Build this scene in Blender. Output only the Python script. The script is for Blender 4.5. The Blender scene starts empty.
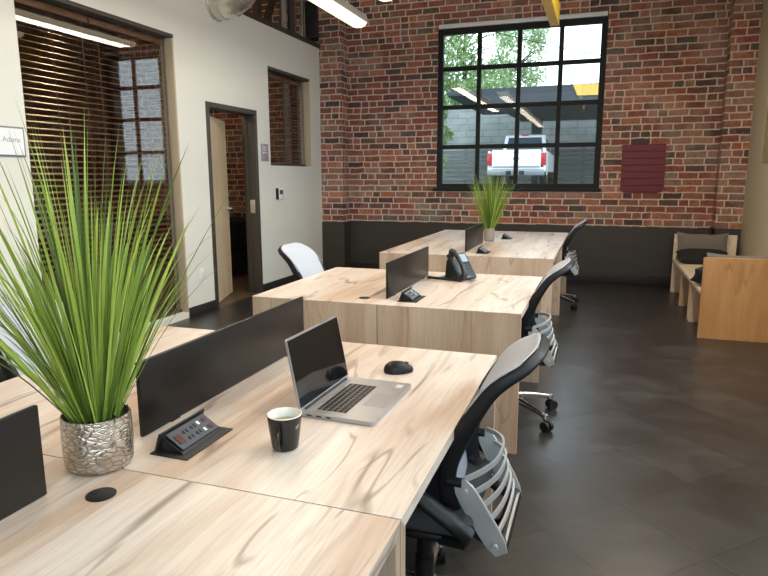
import bpy, bmesh, math, random
from mathutils import Vector, Matrix
random.seed(11)
scene = bpy.context.scene
COL = scene.collection
PI = math.pi

# ------------------------------------------------------------------ materials
class NT:
    def __init__(s, name):
        s.m = bpy.data.materials.new(name); s.m.use_nodes = True
        s.t = s.m.node_tree; s.n = s.t.nodes; s.n.clear()
        s.out = s.n.new('ShaderNodeOutputMaterial')
    def node(s, typ, **kw):
        n = s.n.new(typ)
        for k, v in kw.items():
            if k.startswith('i_'):
                key = k[2:]
                key = int(key) if key.isdigit() else key.replace('_', ' ')
                s.set(n.inputs[key], v)
            else: setattr(n, k, v)
        return n
    def set(s, sock, v):
        if isinstance(v, bpy.types.NodeSocket): s.t.links.new(v, sock)
        else: sock.default_value = v
    def math(s, op, a, b=None, c=None, clamp=False):
        n = s.n.new('ShaderNodeMath'); n.operation = op; n.use_clamp = clamp
        s.set(n.inputs[0], a)
        if b is not None: s.set(n.inputs[1], b)
        if c is not None: s.set(n.inputs[2], c)
        return n.outputs[0]
    def mix(s, f, a, b, blend='MIX'):
        n = s.n.new('ShaderNodeMix'); n.data_type = 'RGBA'; n.blend_type = blend
        s.set(n.inputs[0], f); s.set(n.inputs[6], a); s.set(n.inputs[7], b)
        return n.outputs[2]
    def ramp(s, f, stops, interp='LINEAR'):
        n = s.n.new('ShaderNodeValToRGB'); n.color_ramp.interpolation = interp
        e = n.color_ramp.elements
        while len(e) < len(stops): e.new(0.5)
        for el, (p, c) in zip(e, stops):
            el.position = p; el.color = (c[0], c[1], c[2], 1) if hasattr(c, '__len__') else (c, c, c, 1)
        s.set(n.inputs[0], f); return n.outputs[0]
    def noise(s, vec, scale, detail=2.0, rough=0.5, dist=0.0):
        n = s.node('ShaderNodeTexNoise', i_Vector=vec, i_Scale=scale, i_Detail=detail, i_Roughness=rough, i_Distortion=dist)
        return n.outputs[0]
    def xyz(s, v):
        n = s.n.new('ShaderNodeSeparateXYZ'); s.set(n.inputs[0], v); return n.outputs
    def vec(s, x, y, z):
        n = s.n.new('ShaderNodeCombineXYZ')
        for i, q in enumerate((x, y, z)): s.set(n.inputs[i], q)
        return n.outputs[0]
    def mapping(s, v, scale=(1, 1, 1), rot=(0, 0, 0), loc=(0, 0, 0)):
        return s.node('ShaderNodeMapping', i_Vector=v, i_Scale=scale, i_Rotation=rot, i_Location=loc).outputs[0]
    def pos(s): return s.n.new('ShaderNodeNewGeometry').outputs['Position']
    def obj(s): return s.n.new('ShaderNodeTexCoord').outputs['Object']
    def rnd(s): return s.n.new('ShaderNodeObjectInfo').outputs['Random']
    def bump(s, h, strength=0.3, dist=0.01):
        return s.node('ShaderNodeBump', i_Height=h, i_Strength=strength, i_Distance=dist).outputs[0]
    def bsdf(s, color, rough=0.5, metal=0.0, normal=None, **kw):
        p = s.n.new('ShaderNodeBsdfPrincipled')
        s.set(p.inputs['Base Color'], color if not isinstance(color, tuple) or len(color) == 4 else color + (1,))
        s.set(p.inputs['Roughness'], rough); s.set(p.inputs['Metallic'], metal)
        if normal is not None: s.set(p.inputs['Normal'], normal)
        for k, v in kw.items(): s.set(p.inputs[k.replace('_', ' ')], v)
        s.t.links.new(p.outputs[0], s.out.inputs[0]); return p

def simple(name, col, rough=0.5, metal=0.0, nscale=0, namp=0.06, bump=0.0, bscale=200, **kw):
    t = NT(name); c = tuple(col) + (1,)
    v = t.obj()
    nz = t.noise(v, nscale or 6.0, 3)
    lo = tuple(max(0, x * (1 - namp * 2)) for x in col) + (1,)
    hi = tuple(min(1, x * (1 + namp * 2)) for x in col) + (1,)
    cc = t.mix(nz, lo, hi)
    nrm = t.bump(t.noise(v, bscale, 2), bump, 0.002) if bump else None
    t.bsdf(cc, rough, metal, nrm, **kw)
    return t.m

def brick_mat(name, palette, mortar, course=0.0855, length=0.238, gain=1.0):
    t = NT(name)
    p = t.xyz(t.pos()); nrm = t.xyz(t.n.new('ShaderNodeNewGeometry').outputs['Normal'])
    side = t.math('GREATER_THAN', t.math('ABSOLUTE', nrm[0]), 0.7)
    u0 = t.math('ADD', t.math('MULTIPLY', p[0], t.math('SUBTRACT', 1, side)), t.math('MULTIPLY', p[1], side))
    wob = t.math('MULTIPLY', t.math('SUBTRACT', t.noise(t.pos(), 5, 3), 0.5), 0.028)
    wob2 = t.math('MULTIPLY', t.math('SUBTRACT', t.noise(t.mapping(t.pos(), loc=(7, 3, 1)), 7, 3), 0.5), 0.022)
    v = t.math('DIVIDE', t.math('ADD', p[2], wob2), course)
    row = t.math('FLOOR', v)
    wn = t.node('ShaderNodeTexWhiteNoise', noise_dimensions='1D'); t.set(wn.inputs['W'], row)
    u = t.math('ADD', t.math('DIVIDE', t.math('ADD', u0, wob), length), t.math('ADD', t.math('MULTIPLY', row, 0.5), t.math('MULTIPLY', wn.outputs[0], 0.5)))
    colm = t.math('FLOOR', u)
    fu = t.math('SUBTRACT', u, colm); fv = t.math('SUBTRACT', v, row)
    # some bricks are snapped headers: split the stretcher in two
    wn2 = t.node('ShaderNodeTexWhiteNoise', noise_dimensions='2D'); t.set(wn2.inputs['Vector'], t.vec(colm, row, 0))
    split = t.math('GREATER_THAN', wn2.outputs[0], 0.80)
    half = t.math('MULTIPLY', split, t.math('GREATER_THAN', fu, 0.5))
    fu2 = t.math('ADD', t.math('MULTIPLY', fu, t.math('SUBTRACT', 1, split)), t.math('MULTIPLY', split, t.math('MULTIPLY', t.math('FRACT', t.math('MULTIPLY', fu, 2)), 1)))
    lu = t.math('MULTIPLY', length, t.math('SUBTRACT', 1, t.math('MULTIPLY', split, 0.5)))
    du = t.math('MULTIPLY', t.math('SUBTRACT', 0.5, t.math('ABSOLUTE', t.math('SUBTRACT', fu2, 0.5))), lu)
    dv = t.math('MULTIPLY', t.math('SUBTRACT', 0.5, t.math('ABSOLUTE', t.math('SUBTRACT', fv, 0.5))), course)
    d = t.math('MINIMUM', du, dv)
    d = t.math('ADD', d, t.math('MULTIPLY', t.math('SUBTRACT', t.noise(t.pos(), 45, 3, 0.6), 0.5), 0.012))
    mask = t.node('ShaderNodeMapRange', interpolation_type='SMOOTHSTEP', i_0=d, i_1=0.0058, i_2=0.0100).outputs[0]
    idv = t.vec(colm, row, t.math('ADD', half, 3.7))
    w3 = t.node('ShaderNodeTexWhiteNoise', noise_dimensions='3D'); t.set(w3.inputs['Vector'], idv)
    n = len(palette)
    base = t.ramp(w3.outputs[0], [(i / n, c) for i, c in enumerate(palette)], 'CONSTANT')
    blot = t.noise(t.pos(), 22, 4, 0.65)
    base = t.mix(t.ramp(blot, [(0.36, 0.5), (0.62, 0.0)]), base, (0.055, 0.032, 0.026, 1))
    pale = t.noise(t.mapping(t.pos(), loc=(3, 1, 9)), 30, 4, 0.7)
    base = t.mix(t.ramp(pale, [(0.6, 0.0), (0.74, 0.55)]), base, (0.50, 0.40, 0.33, 1))
    mcol = t.mix(t.noise(t.pos(), 9, 3), tuple(x * 0.72 for x in mortar) + (1,), tuple(mortar) + (1,))
    smear = t.math('MULTIPLY', t.ramp(t.noise(t.mapping(t.pos(), loc=(1, 8, 4)), 1.6, 4, 0.6), [(0.50, 0.0), (0.74, 0.35)]), 1.0)
    base = t.mix(smear, base, mcol)
    col = t.mix(mask, mcol, base)
    h = t.math('ADD', t.math('MULTIPLY', mask, 1.0), t.math('MULTIPLY', t.noise(t.pos(), 60, 3), 0.35))
    t.bsdf(col, 0.85, 0, t.bump(h, 0.7, 0.008))
    return t.m

def wood_mat(name, light, mid, dark, axis='Y', rough=0.38, seed=0.0, streak=0.6, coat=0.0):
    """laminate: pale planks with long grain and a few dark wandering streaks along one axis"""
    t = NT(name)
    p = t.pos()
    r = t.math('MULTIPLY', t.rnd(), 37.0)
    off = t.vec(r, t.math('MULTIPLY', r, 0.7), t.math('MULTIPLY', r, 1.3))
    va = t.node('ShaderNodeVectorMath', operation='ADD'); t.set(va.inputs[0], p); t.set(va.inputs[1], off)
    v = va.outputs[0]
    L = {'X': (0.13, 1, 1), 'Y': (1, 0.13, 1), 'Z': (1, 1, 0.13)}[axis]
    vv = t.mapping(v, scale=L)
    ax = t.xyz(v)
    cross = {'X': ax[1], 'Y': ax[0], 'Z': t.math('ADD', ax[0], ax[1])}[axis]
    warp = t.math('MULTIPLY', t.math('SUBTRACT', t.noise(vv, 3.0, 2), 0.5), 0.10)
    plank = t.math('FLOOR', t.math('DIVIDE', t.math('ADD', cross, warp), 0.125))
    wn = t.node('ShaderNodeTexWhiteNoise', noise_dimensions='1D'); t.set(wn.inputs['W'], plank)
    broad = t.noise(vv, 6.5, 3, 0.5, 0.6)
    f = t.math('ADD', t.math('MULTIPLY', broad, 0.86), t.math('MULTIPLY', wn.outputs[0], 0.14))
    c = t.ramp(f, [(0.36, light), (0.52, [0.6 * a + 0.4 * b for a, b in zip(light, mid)]), (0.68, mid)])
    fine = t.noise(t.mapping(v, scale=tuple(0.04 if q < 1 else 1.0 for q in L)), 150, 2, 0.6)
    c = t.mix(t.math('MULTIPLY', t.ramp(fine, [(0.42, 0.0), (0.68, 1.0)]), 0.18), c, tuple(dark) + (1,))
    # dark wandering streaks: ridges of a stretched noise
    v2 = t.mapping(v, scale=tuple(0.18 if q < 1 else 1.0 for q in L))
    rid = t.noise(t.mapping(v2, loc=(4.1, 2.2, 8.5)), 5.5, 2, 0.45, 0.25)
    ridge = t.math('ABSOLUTE', t.math('SUBTRACT', rid, 0.5))
    line = t.ramp(ridge, [(0.0, 1.0), (0.010, 0.75), (0.026, 0.0)])
    gate = t.ramp(t.noise(t.mapping(v2, loc=(9, 5, 2)), 7.0, 2), [(0.50, 0.0), (0.60, 1.0)])
    c = t.mix(t.math('MULTIPLY', t.math('MULTIPLY', line, gate), streak), c, tuple(dark) + (1,))
    # a second family of short fine streaks in patches, greyer than the grain
    v3 = t.mapping(v, scale=tuple(0.075 if q < 1 else 1.0 for q in L), loc=(2.7, 6.1, 3.3))
    mid_s = t.ramp(t.noise(v3, 42, 2, 0.55, 0.15), [(0.56, 0.0), (0.66, 1.0)])
    patch = t.ramp(t.noise(t.mapping(v2, loc=(5, 1, 7)), 3.4, 3), [(0.44, 0.0), (0.60, 1.0)])
    c = t.mix(t.math('MULTIPLY', t.math('MULTIPLY', mid_s, patch), 0.45 * streak), c, tuple(0.5 * a + 0.5 * b for a, b in zip(dark, mid)) + (1,))
    rid2 = t.noise(t.mapping(v2, loc=(11.3, 7.7, 1.9)), 7.5, 2, 0.45, 0.3)
    line2 = t.ramp(t.math('ABSOLUTE', t.math('SUBTRACT', rid2, 0.5)), [(0.0, 1.0), (0.008, 0.7), (0.018, 0.0)])
    gate2 = t.ramp(t.noise(t.mapping(v2, loc=(1, 12, 4)), 8.0, 2), [(0.53, 0.0), (0.60, 1.0)])
    c = t.mix(t.math('MULTIPLY', t.math('MULTIPLY', line2, gate2), 0.8 * streak), c, tuple(dark) + (1,))
    t.bsdf(c, rough, 0, t.bump(fine, 0.04, 0.001), Coat_Weight=coat, Coat_Roughness=0.25)
    return t.m

M = {}
PAL0 = [(0.30, 0.085, 0.05), (0.235, 0.07, 0.045), (0.36, 0.125, 0.075), (0.15, 0.062, 0.045), (0.27, 0.09, 0.06),
       (0.075, 0.042, 0.036), (0.33, 0.13, 0.09), (0.20, 0.065, 0.045), (0.29, 0.17, 0.115), (0.41, 0.14, 0.07),
       (0.12, 0.075, 0.06), (0.25, 0.10, 0.075)]
PAL = [(min(1, r * 1.10), g * 1.12, b * 1.18) for r, g, b in PAL0]
M['brick'] = brick_mat('red brick', PAL, (0.68, 0.575, 0.475))
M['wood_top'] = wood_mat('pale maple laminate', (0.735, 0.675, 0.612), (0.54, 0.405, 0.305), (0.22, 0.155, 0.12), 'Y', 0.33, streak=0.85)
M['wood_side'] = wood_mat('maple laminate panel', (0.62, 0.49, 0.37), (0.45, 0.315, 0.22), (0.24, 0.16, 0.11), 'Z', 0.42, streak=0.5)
M['wood_bench'] = wood_mat('honey wood', (0.56, 0.31, 0.125), (0.42, 0.205, 0.075), (0.20, 0.09, 0.035), 'Z', 0.42, streak=0.35)
M['wood_seat'] = wood_mat('pale bench wood', (0.82, 0.72, 0.58), (0.66, 0.52, 0.37), (0.30, 0.18, 0.10), 'Y', 0.42, streak=0.12)
M['wood_door'] = wood_mat('maple door', (0.66, 0.53, 0.36), (0.56, 0.42, 0.26), (0.36, 0.25, 0.15), 'Z', 0.4, streak=0.15)
M['ceil'] = wood_mat('old ceiling boards', (0.26, 0.14, 0.07), (0.16, 0.08, 0.04), (0.06, 0.03, 0.02), 'X', 0.7)

def wall_mat(name, col):
    t = NT(name)
    nz = t.noise(t.pos(), 1.3, 3)
    c = t.mix(nz, tuple(x * 0.96 for x in col) + (1,), tuple(min(1, x * 1.03) for x in col) + (1,))
    t.bsdf(c, 0.62, 0, t.bump(t.noise(t.pos(), 160, 2), 0.08, 0.002))
    return t.m
M['wall'] = wall_mat('cream plaster', (0.70, 0.70, 0.635))
M['wall_r'] = wall_mat('khaki plaster', (0.50, 0.45, 0.33))
M['olive'] = wall_mat('olive niche lining', (0.26, 0.215, 0.12))
M['tan'] = wall_mat('tan reveal paint', (0.44, 0.36, 0.25))

def floor_mat(name, c1, c2, c3, rough):
    t = NT(name)
    p = t.mapping(t.pos(), rot=(0, 0, math.radians(45)), loc=(0.0837, 0.1313, 0))
    q = t.xyz(p); s = 0.43
    iu = t.math('DIVIDE', q[0], s); iv = t.math('DIVIDE', q[1], s)
    fu = t.math('FRACT', iu); fv = t.math('FRACT', iv)
    d = t.math('MINIMUM', t.math('SUBTRACT', 0.5, t.math('ABSOLUTE', t.math('SUBTRACT', fu, 0.5))),
               t.math('SUBTRACT', 0.5, t.math('ABSOLUTE', t.math('SUBTRACT', fv, 0.5))))
    wn = t.node('ShaderNodeTexWhiteNoise', noise_dimensions='2D'); t.set(wn.inputs['Vector'], t.vec(t.math('FLOOR', iu), t.math('FLOOR', iv), 0))
    cloud = t.noise(t.pos(), 2.6, 5, 0.62, 0.8)
    stre = t.noise(t.mapping(t.pos(), scale=(1, 5, 1), rot=(0, 0, math.radians(35))), 3.0, 4, 0.6)
    f = t.math('ADD', t.math('MULTIPLY', cloud, 0.55), t.math('ADD', t.math('MULTIPLY', stre, 0.3), t.math('MULTIPLY', wn.outputs[0], 0.15)))
    c = t.ramp(f, [(0.33, c1), (0.52, c2), (0.70, c3)])
    g = t.ramp(d, [(0.0, 1.0), (0.008, 0.8), (0.015, 0.0)])
    c = t.mix(t.math('MULTIPLY', g, 0.8), c, (0.008, 0.007, 0.007, 1))
    rr = t.math('ADD', rough, t.math('MULTIPLY', cloud, 0.16))
    h = t.math('SUBTRACT', t.math('MULTIPLY', cloud, 0.4), g)
    t.bsdf(c, rr, 0, t.bump(h, 0.12, 0.003), Specular_IOR_Level=0.75)
    return t.m
M['floor'] = floor_mat('dark slate tile', (0.014, 0.012, 0.011), (0.024, 0.0228, 0.0224), (0.052, 0.052, 0.054), 0.27)
M['floor_back'] = floor_mat('brown tile', (0.07, 0.045, 0.03), (0.10, 0.065, 0.04), (0.13, 0.09, 0.055), 0.4)

def wains_mat():
    t = NT('charcoal painted wainscot')
    p = t.xyz(t.pos())
    g = t.ramp(t.math('FRACT', t.math('DIVIDE', p[2], 0.0855)), [(0.0, 1.0), (0.12, 0.0)])
    nz = t.noise(t.mapping(t.pos(), scale=(0.6, 1, 6)), 5, 4)
    c = t.mix(nz, (0.028, 0.024, 0.019, 1), (0.050, 0.042, 0.032, 1))
    t.bsdf(c, 0.5, 0, t.bump(t.math('SUBTRACT', nz, g), 0.15, 0.004))
    return t.m
M['wains'] = wains_mat()

def maroon():
    t = NT('maroon paint over brick')
    p = t.xyz(t.pos())
    v = t.math('FRACT', t.math('DIVIDE', p[2], 0.0855))
    g = t.ramp(v, [(0.0, 1.0), (0.10, 0.2), (0.2, 0.0)])
    nz = t.noise(t.pos(), 25, 4)
    c = t.mix(nz, (0.105, 0.008, 0.016, 1), (0.16, 0.014, 0.026, 1))
    t.bsdf(c, 0.55, 0, t.bump(t.math('SUBTRACT', t.math('MULTIPLY', nz, 0.5), g), 0.6, 0.006))
    return t.m
M['maroon'] = maroon()

M['black'] = simple('black plastic', (0.008, 0.008, 0.009), 0.45, Specular_IOR_Level=0.35)
M['blackmat'] = simple('matt black paint', (0.014, 0.014, 0.015), 0.6)
M['blackframe'] = simple('black steel window frame', (0.004, 0.006, 0.007), 0.75)
M['doorframe'] = simple('dark bronze door frame', (0.048, 0.041, 0.034), 0.5)
M['divider'] = simple('charcoal divider panel', (0.012, 0.010, 0.009), 0.36, Specular_IOR_Level=0.3)
M['silver'] = simple('silver plastic', (0.58, 0.58, 0.58), 0.34, 0.45)
M['chrome'] = simple('polished aluminium', (0.72, 0.71, 0.69), 0.22, 1.0)
M['lapmetal'] = simple('brushed laptop aluminium', (0.44, 0.45, 0.46), 0.36, 0.75)
M['key'] = simple('black keycaps', (0.018, 0.017, 0.016), 0.5)
M['screen'] = simple('glossy dark screen', (0.006, 0.006, 0.007), 0.04, Specular_IOR_Level=0.3)
M['mug'] = simple('black glazed ceramic', (0.010, 0.009, 0.009), 0.22)
M['mugin'] = simple('white glaze', (0.78, 0.78, 0.72), 0.18)
M['coffee'] = simple('milky tea', (0.42, 0.36, 0.24), 0.12)
M['white'] = simple('white plastic', (0.75, 0.76, 0.76), 0.4)
M['paper'] = simple('white card', (0.80, 0.81, 0.84), 0.6)
M['greyplate'] = simple('brushed grey plate', (0.33, 0.31, 0.32), 0.4, 0.3)
M['taupe'] = simple('taupe ceramic', (0.27, 0.235, 0.205), 0.45)
M['ink'] = simple('faded grey ink', (0.34, 0.34, 0.36), 0.6)
M['signframe'] = simple('grey sign frame', (0.20, 0.20, 0.22), 0.4, 0.4)
M['bluegrey'] = simple('blue grey plastic', (0.055, 0.072, 0.092), 0.35)
M['phone'] = simple('dark slate phone plastic', (0.020, 0.024, 0.030), 0.35)
M['phonescr'] = simple('phone display', (0.30, 0.42, 0.52), 0.15)
M['socket'] = simple('dark red brown socket', (0.06, 0.015, 0.012), 0.4)
M['yellow'] = simple('yellow beam paint', (0.86, 0.52, 0.03), 0.5, namp=0.14, nscale=18)
M['greyfab'] = simple('grey fabric', (0.17, 0.155, 0.135), 0.9, bump=0.3, bscale=300)
M['blackfab'] = simple('black fabric', (0.010, 0.011, 0.013), 0.85, bump=0.3, bscale=300)
M['bluefab'] = simple('dark blue fabric', (0.024, 0.034, 0.05), 0.85, bump=0.3, bscale=300)
M['duct'] = simple('galvanised duct', (0.74, 0.70, 0.62), 0.27, 0.85, bump=0.15, bscale=14)
M['conduit'] = simple('grey conduit', (0.30, 0.29, 0.27), 0.4, 0.6)
M['darksteel'] = simple('dark brown steel', (0.045, 0.032, 0.024), 0.6)
M['slat'] = simple('walnut blind slat', (0.17, 0.080, 0.040), 0.42, namp=0.15)
M['cord'] = simple('brown cord', (0.13, 0.08, 0.05), 0.8)
M['lampbody'] = simple('grey lamp housing', (0.46, 0.44, 0.40), 0.45, 0.3)
M['soil'] = simple('dark moss filler', (0.016, 0.020, 0.010), 0.9, bump=0.6, bscale=60)
M['rubber'] = simple('black rubber', (0.010, 0.010, 0.010), 0.6)
M['seatmesh'] = simple('dark grey seat mesh', (0.045, 0.048, 0.052), 0.75, bump=0.5, bscale=160)

def back_mesh():
    t = NT('light grey mesh fabric')
    v = t.mapping(t.obj(), scale=(1, 1, 1))
    w = t.noise(v, 240, 1)
    c = t.mix(w, (0.60, 0.655, 0.74, 1), (0.74, 0.795, 0.88, 1))
    d = t.node('ShaderNodeBsdfDiffuse', i_Color=c)
    tr = t.node('ShaderNodeBsdfTranslucent', i_Color=(0.6, 0.63, 0.68, 1))
    m1 = t.node('ShaderNodeMixShader', i_0=0.35); t.set(m1.inputs[1], d.outputs[0]); t.set(m1.inputs[2], tr.outputs[0])
    tp = t.node('ShaderNodeBsdfTransparent')
    m2 = t.node('ShaderNodeMixShader', i_0=0.12); t.set(m2.inputs[1], m1.outputs[0]); t.set(m2.inputs[2], tp.outputs[0])
    t.t.links.new(m2.outputs[0], t.out.inputs[0]); return t.m
M['mesh'] = back_mesh()

def hammered():
    t = NT('hammered silver')
    n = t.n.new('ShaderNodeTexCoord').outputs['Object']
    a = t.xyz(n)
    ang = t.math('ARCTAN2', a[1], a[0])
    uv = t.vec(t.math('MULTIPLY', ang, 1.55), t.math('MULTIPLY', a[2], 42.0), 0)
    vo = t.node('ShaderNodeTexVoronoi', i_Vector=uv, i_Scale=2.1, feature='DISTANCE_TO_EDGE')
    f = t.ramp(vo.outputs['Distance'], [(0.0, 0.0), (0.10, 0.7), (0.3, 1.0)])
    h = t.math('ADD', f, t.math('MULTIPLY', t.noise(n, 40, 2), 0.9))
    c = t.mix(f, (0.30, 0.265, 0.225, 1), (0.60, 0.555, 0.49, 1))
    t.bsdf(c, 0.24, 0.95, t.bump(h, 0.34, 0.005))
    return t.m
M['hammered'] = hammered()

def leaf(name, col):
    t = NT(name)
    nz = t.noise(t.obj(), 30, 2)
    c = t.mix(nz, tuple(x * 0.75 for x in col) + (1,), tuple(col) + (1,))
    p = t.bsdf(c, 0.42)
    tr = t.node('ShaderNodeBsdfTranslucent', i_Color=tuple(min(1, x * 1.3) for x in col) + (1,))
    m = t.node('ShaderNodeMixShader', i_0=0.22); t.set(m.inputs[1], p.outputs[0]); t.set(m.inputs[2], tr.outputs[0])
    t.t.links.new(m.outputs[0], t.out.inputs[0]); return t.m
M['leaf1'] = leaf('bright grass blade', (0.40, 0.54, 0.10))
M['leaf2'] = leaf('mid grass blade', (0.23, 0.35, 0.055))
M['leaf3'] = leaf('olive grass blade', (0.10, 0.165, 0.03))
M['tree1'] = leaf('tree leaf', (0.12, 0.24, 0.05))
M['tree2'] = leaf('pale tree leaf', (0.30, 0.42, 0.20))
M['bark'] = simple('bark', (0.09, 0.06, 0.045), 0.9)

def glass(name, tint=(0.95, 0.98, 0.99), ior=1.5):
    t = NT(name)
    tp = t.node('ShaderNodeBsdfTransparent', i_Color=tint + (1,))
    gl = t.node('ShaderNodeBsdfGlossy', i_Roughness=0.0, i_Color=(1, 1, 1, 1))
    lw = t.node('ShaderNodeLayerWeight', i_Blend=0.5)
    f0 = ((ior - 1) / (ior + 1)) ** 2
    fr = t.math('ADD', f0, t.math('MULTIPLY', t.math('POWER', lw.outputs['Facing'], 5.0), 1 - f0))
    m = t.node('ShaderNodeMixShader', i_0=fr); t.set(m.inputs[1], tp.outputs[0]); t.set(m.inputs[2], gl.outputs[0])
    t.t.links.new(m.outputs[0], t.out.inputs[0]); return t.m
M['glass'] = glass('window glass')
M['glass2'] = glass('office window glass', (0.90, 0.90, 0.89), 1.55)

def emit(name, col, s):
    t = NT(name)
    e = t.node('ShaderNodeEmission', i_Color=tuple(col) + (1,), i_Strength=s)
    t.t.links.new(e.outputs[0], t.out.inputs[0]); return t.m
M['lamp'] = emit('lamp diffuser', (1.0, 0.85, 0.60), 1.9)

M['truck'] = simple('white car paint', (0.80, 0.81, 0.82), 0.25)
M['truckglass'] = simple('tinted truck glass', (0.045, 0.07, 0.10), 0.08)
M['tail'] = simple('red tail light', (0.45, 0.015, 0.03), 0.2)
M['bumper'] = simple('grey chrome bumper', (0.24, 0.27, 0.29), 0.3, 0.5)
M['asphalt'] = simple('pale concrete yard', (0.17, 0.18, 0.18), 0.9, nscale=1.2, namp=0.1)
M['canopy'] = simple('dark canopy steel', (0.032, 0.042, 0.052), 0.6)
M['canyellow'] = simple('yellow fascia', (0.75, 0.42, 0.08), 0.5)
M['fence'] = simple('weathered grey fence', (0.105, 0.122, 0.118), 0.8, nscale=3, namp=0.2)
M['ground'] = simple('earth', (0.12, 0.11, 0.09), 0.9)

def block():
    t = NT('grey block wall')
    p = t.pos()
    b = t.node('ShaderNodeTexBrick', i_Scale=1.0, i_Color1=(0.16, 0.185, 0.182, 1), i_Color2=(0.25, 0.275, 0.265, 1), i_Mortar=(0.10, 0.115, 0.115, 1))
    b.inputs['Mortar Size'].default_value = 0.02; b.inputs['Brick Width'].default_value = 0.8; b.inputs['Row Height'].default_value = 0.3
    q = t.xyz(p); t.set(b.inputs['Vector'], t.vec(q[0], q[2], 0))
    c = t.mix(t.ramp(t.noise(p, 1.5, 5, 0.7), [(0.35, 0.0), (0.7, 0.6)]), b.outputs[0], (0.32, 0.345, 0.33, 1))
    t.bsdf(c, 0.9); return t.m
M['block'] = block()

# ------------------------------------------------------------------ mesh helpers
class MB:
    def __init__(s): s.bm = bmesh.new(); s.mi = 0
    def _faces(s, before):
        for f in s.bm.faces:
            if f not in before: f.material_index = s.mi
    def box(s, x0, x1, y0, y1, z0, z1, bev=0.0, seg=2, mat=None):
        r = bmesh.ops.create_cube(s.bm, size=1.0)
        vs = r['verts']
        for v in vs:
            v.co = Vector((x0 + (v.co.x + .5) * (x1 - x0), y0 + (v.co.y + .5) * (y1 - y0), z0 + (v.co.z + .5) * (z1 - z0)))
        if mat is not None:
            for v in vs: v.co = mat @ v.co
        fs = set(f for v in vs for f in v.link_faces)
        for f in fs: f.material_index = s.mi
        if bev > 0:
            es = list(set(e for v in vs for e in v.link_edges))
            r = bmesh.ops.bevel(s.bm, geom=es, offset=bev, segments=seg, profile=0.5, affect='EDGES', clamp_overlap=True)
            for f in r['faces']: f.material_index = s.mi
        return s
    def sweep(s, pts, section, closed=False, cap=True, up=None, scales=None, spin=None):
        """section: list of (a,b) in the local frame; up: preferred normal for axis a"""
        pts = [Vector(p) for p in pts]; n = len(pts); rings = []
        nrm = None
        for i, p in enumerate(pts):
            if closed: t = (pts[(i + 1) % n] - pts[i - 1])
            else: t = pts[min(i + 1, n - 1)] - pts[max(i - 1, 0)]
            t.normalize()
            if up is not None:
                u = up(i, p) if callable(up) else Vector(up)
                a = (u - t * u.dot(t))
                if a.length < 1e-5: a = t.orthogonal()
                a.normalize()
            else:
                if nrm is None: a = t.orthogonal().normalized()
                else:
                    a = nrm - t * nrm.dot(t)
                    if a.length < 1e-5: a = t.orthogonal()
                    a.normalize()
                nrm = a
            b = t.cross(a)
            k = scales[i] if scales else 1.0
            rings.append([s.bm.verts.new(p + a * (q[0] * k) + b * (q[1] * k)) for q in section])
        m = len(section)
        for i in range(n if closed else n - 1):
            r0, r1 = rings[i], rings[(i + 1) % n]
            for j in range(m):
                f = s.bm.faces.new((r0[j], r0[(j + 1) % m], r1[(j + 1) % m], r1[j])); f.material_index = s.mi
        if cap and not closed:
            f = s.bm.faces.new(rings[0][::-1]); f.material_index = s.mi
            f = s.bm.faces.new(rings[-1]); f.material_index = s.mi
        return s
    def tube(s, pts, r, n=10, radii=None, flat=1.0, up=None, closed=False):
        sec = [(r * math.cos(2 * PI * k / n), r * flat * math.sin(2 * PI * k / n)) for k in range(n)]
        return s.sweep(pts, sec, closed=closed, up=up, scales=[q / r for q in radii] if radii else None)
    def lathe(s, prof, n=32, c=(0, 0, 0), cap0=False, cap1=False, wob=None):
        rings = []
        for (r, z) in prof:
            ring = []
            for k in range(n):
                a = 2 * PI * k / n
                rr = r * (wob(a, z) if wob else 1)
                ring.append(s.bm.verts.new((c[0] + rr * math.cos(a), c[1] + rr * math.sin(a), c[2] + z)))
            rings.append(ring)
        for i in range(len(rings) - 1):
            for j in range(n):
                f = s.bm.faces.new((rings[i][j], rings[i][(j + 1) % n], rings[i + 1][(j + 1) % n], rings[i + 1][j])); f.material_index = s.mi
        if cap0: f = s.bm.faces.new(rings[0][::-1]); f.material_index = s.mi
        if cap1: f = s.bm.faces.new(rings[-1]); f.material_index = s.mi
        return s
    def cyl(s, p0, p1, r, n=16):
        return s.tube([p0, p1], r, n)
    def prism(s, poly, z0, z1, to3):
        """poly 2D outline extruded between z0 and z1; to3(a,b,h) maps to 3D"""
        lo = [s.bm.verts.new(to3(a, b, z0)) for a, b in poly]; hi = [s.bm.verts.new(to3(a, b, z1)) for a, b in poly]
        n = len(poly)
        fs = [s.bm.faces.new(lo[::-1]), s.bm.faces.new(hi)]
        for j in range(n): fs.append(s.bm.faces.new((lo[j], lo[(j + 1) % n], hi[(j + 1) % n], hi[j])))
        for f in fs: f.material_index = s.mi
        return s
    def build(s, name, mats, parent=None, loc=(0, 0, 0), smooth=35, solid=0, sub=0, normals=True):
        if normals: bmesh.ops.recalc_face_normals(s.bm, faces=s.bm.faces)
        me = bpy.data.meshes.new(name); s.bm.to_mesh(me); s.bm.free()
        for m in (mats if isinstance(mats, (list, tuple)) else [mats]): me.materials.append(M[m])
        if smooth is not None:
            for p in me.polygons: p.use_smooth = True
            me.set_sharp_from_angle(angle=math.radians(smooth))
        o = bpy.data.objects.new(name, me); COL.objects.link(o); o.location = loc
        if parent is not None: o.parent = parent
        if solid:
            md = o.modifiers.new('solid', 'SOLIDIFY'); md.thickness = solid; md.offset = 0
        if sub:
            md = o.modifiers.new('sub', 'SUBSURF'); md.levels = sub; md.render_levels = sub
        return o

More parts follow.
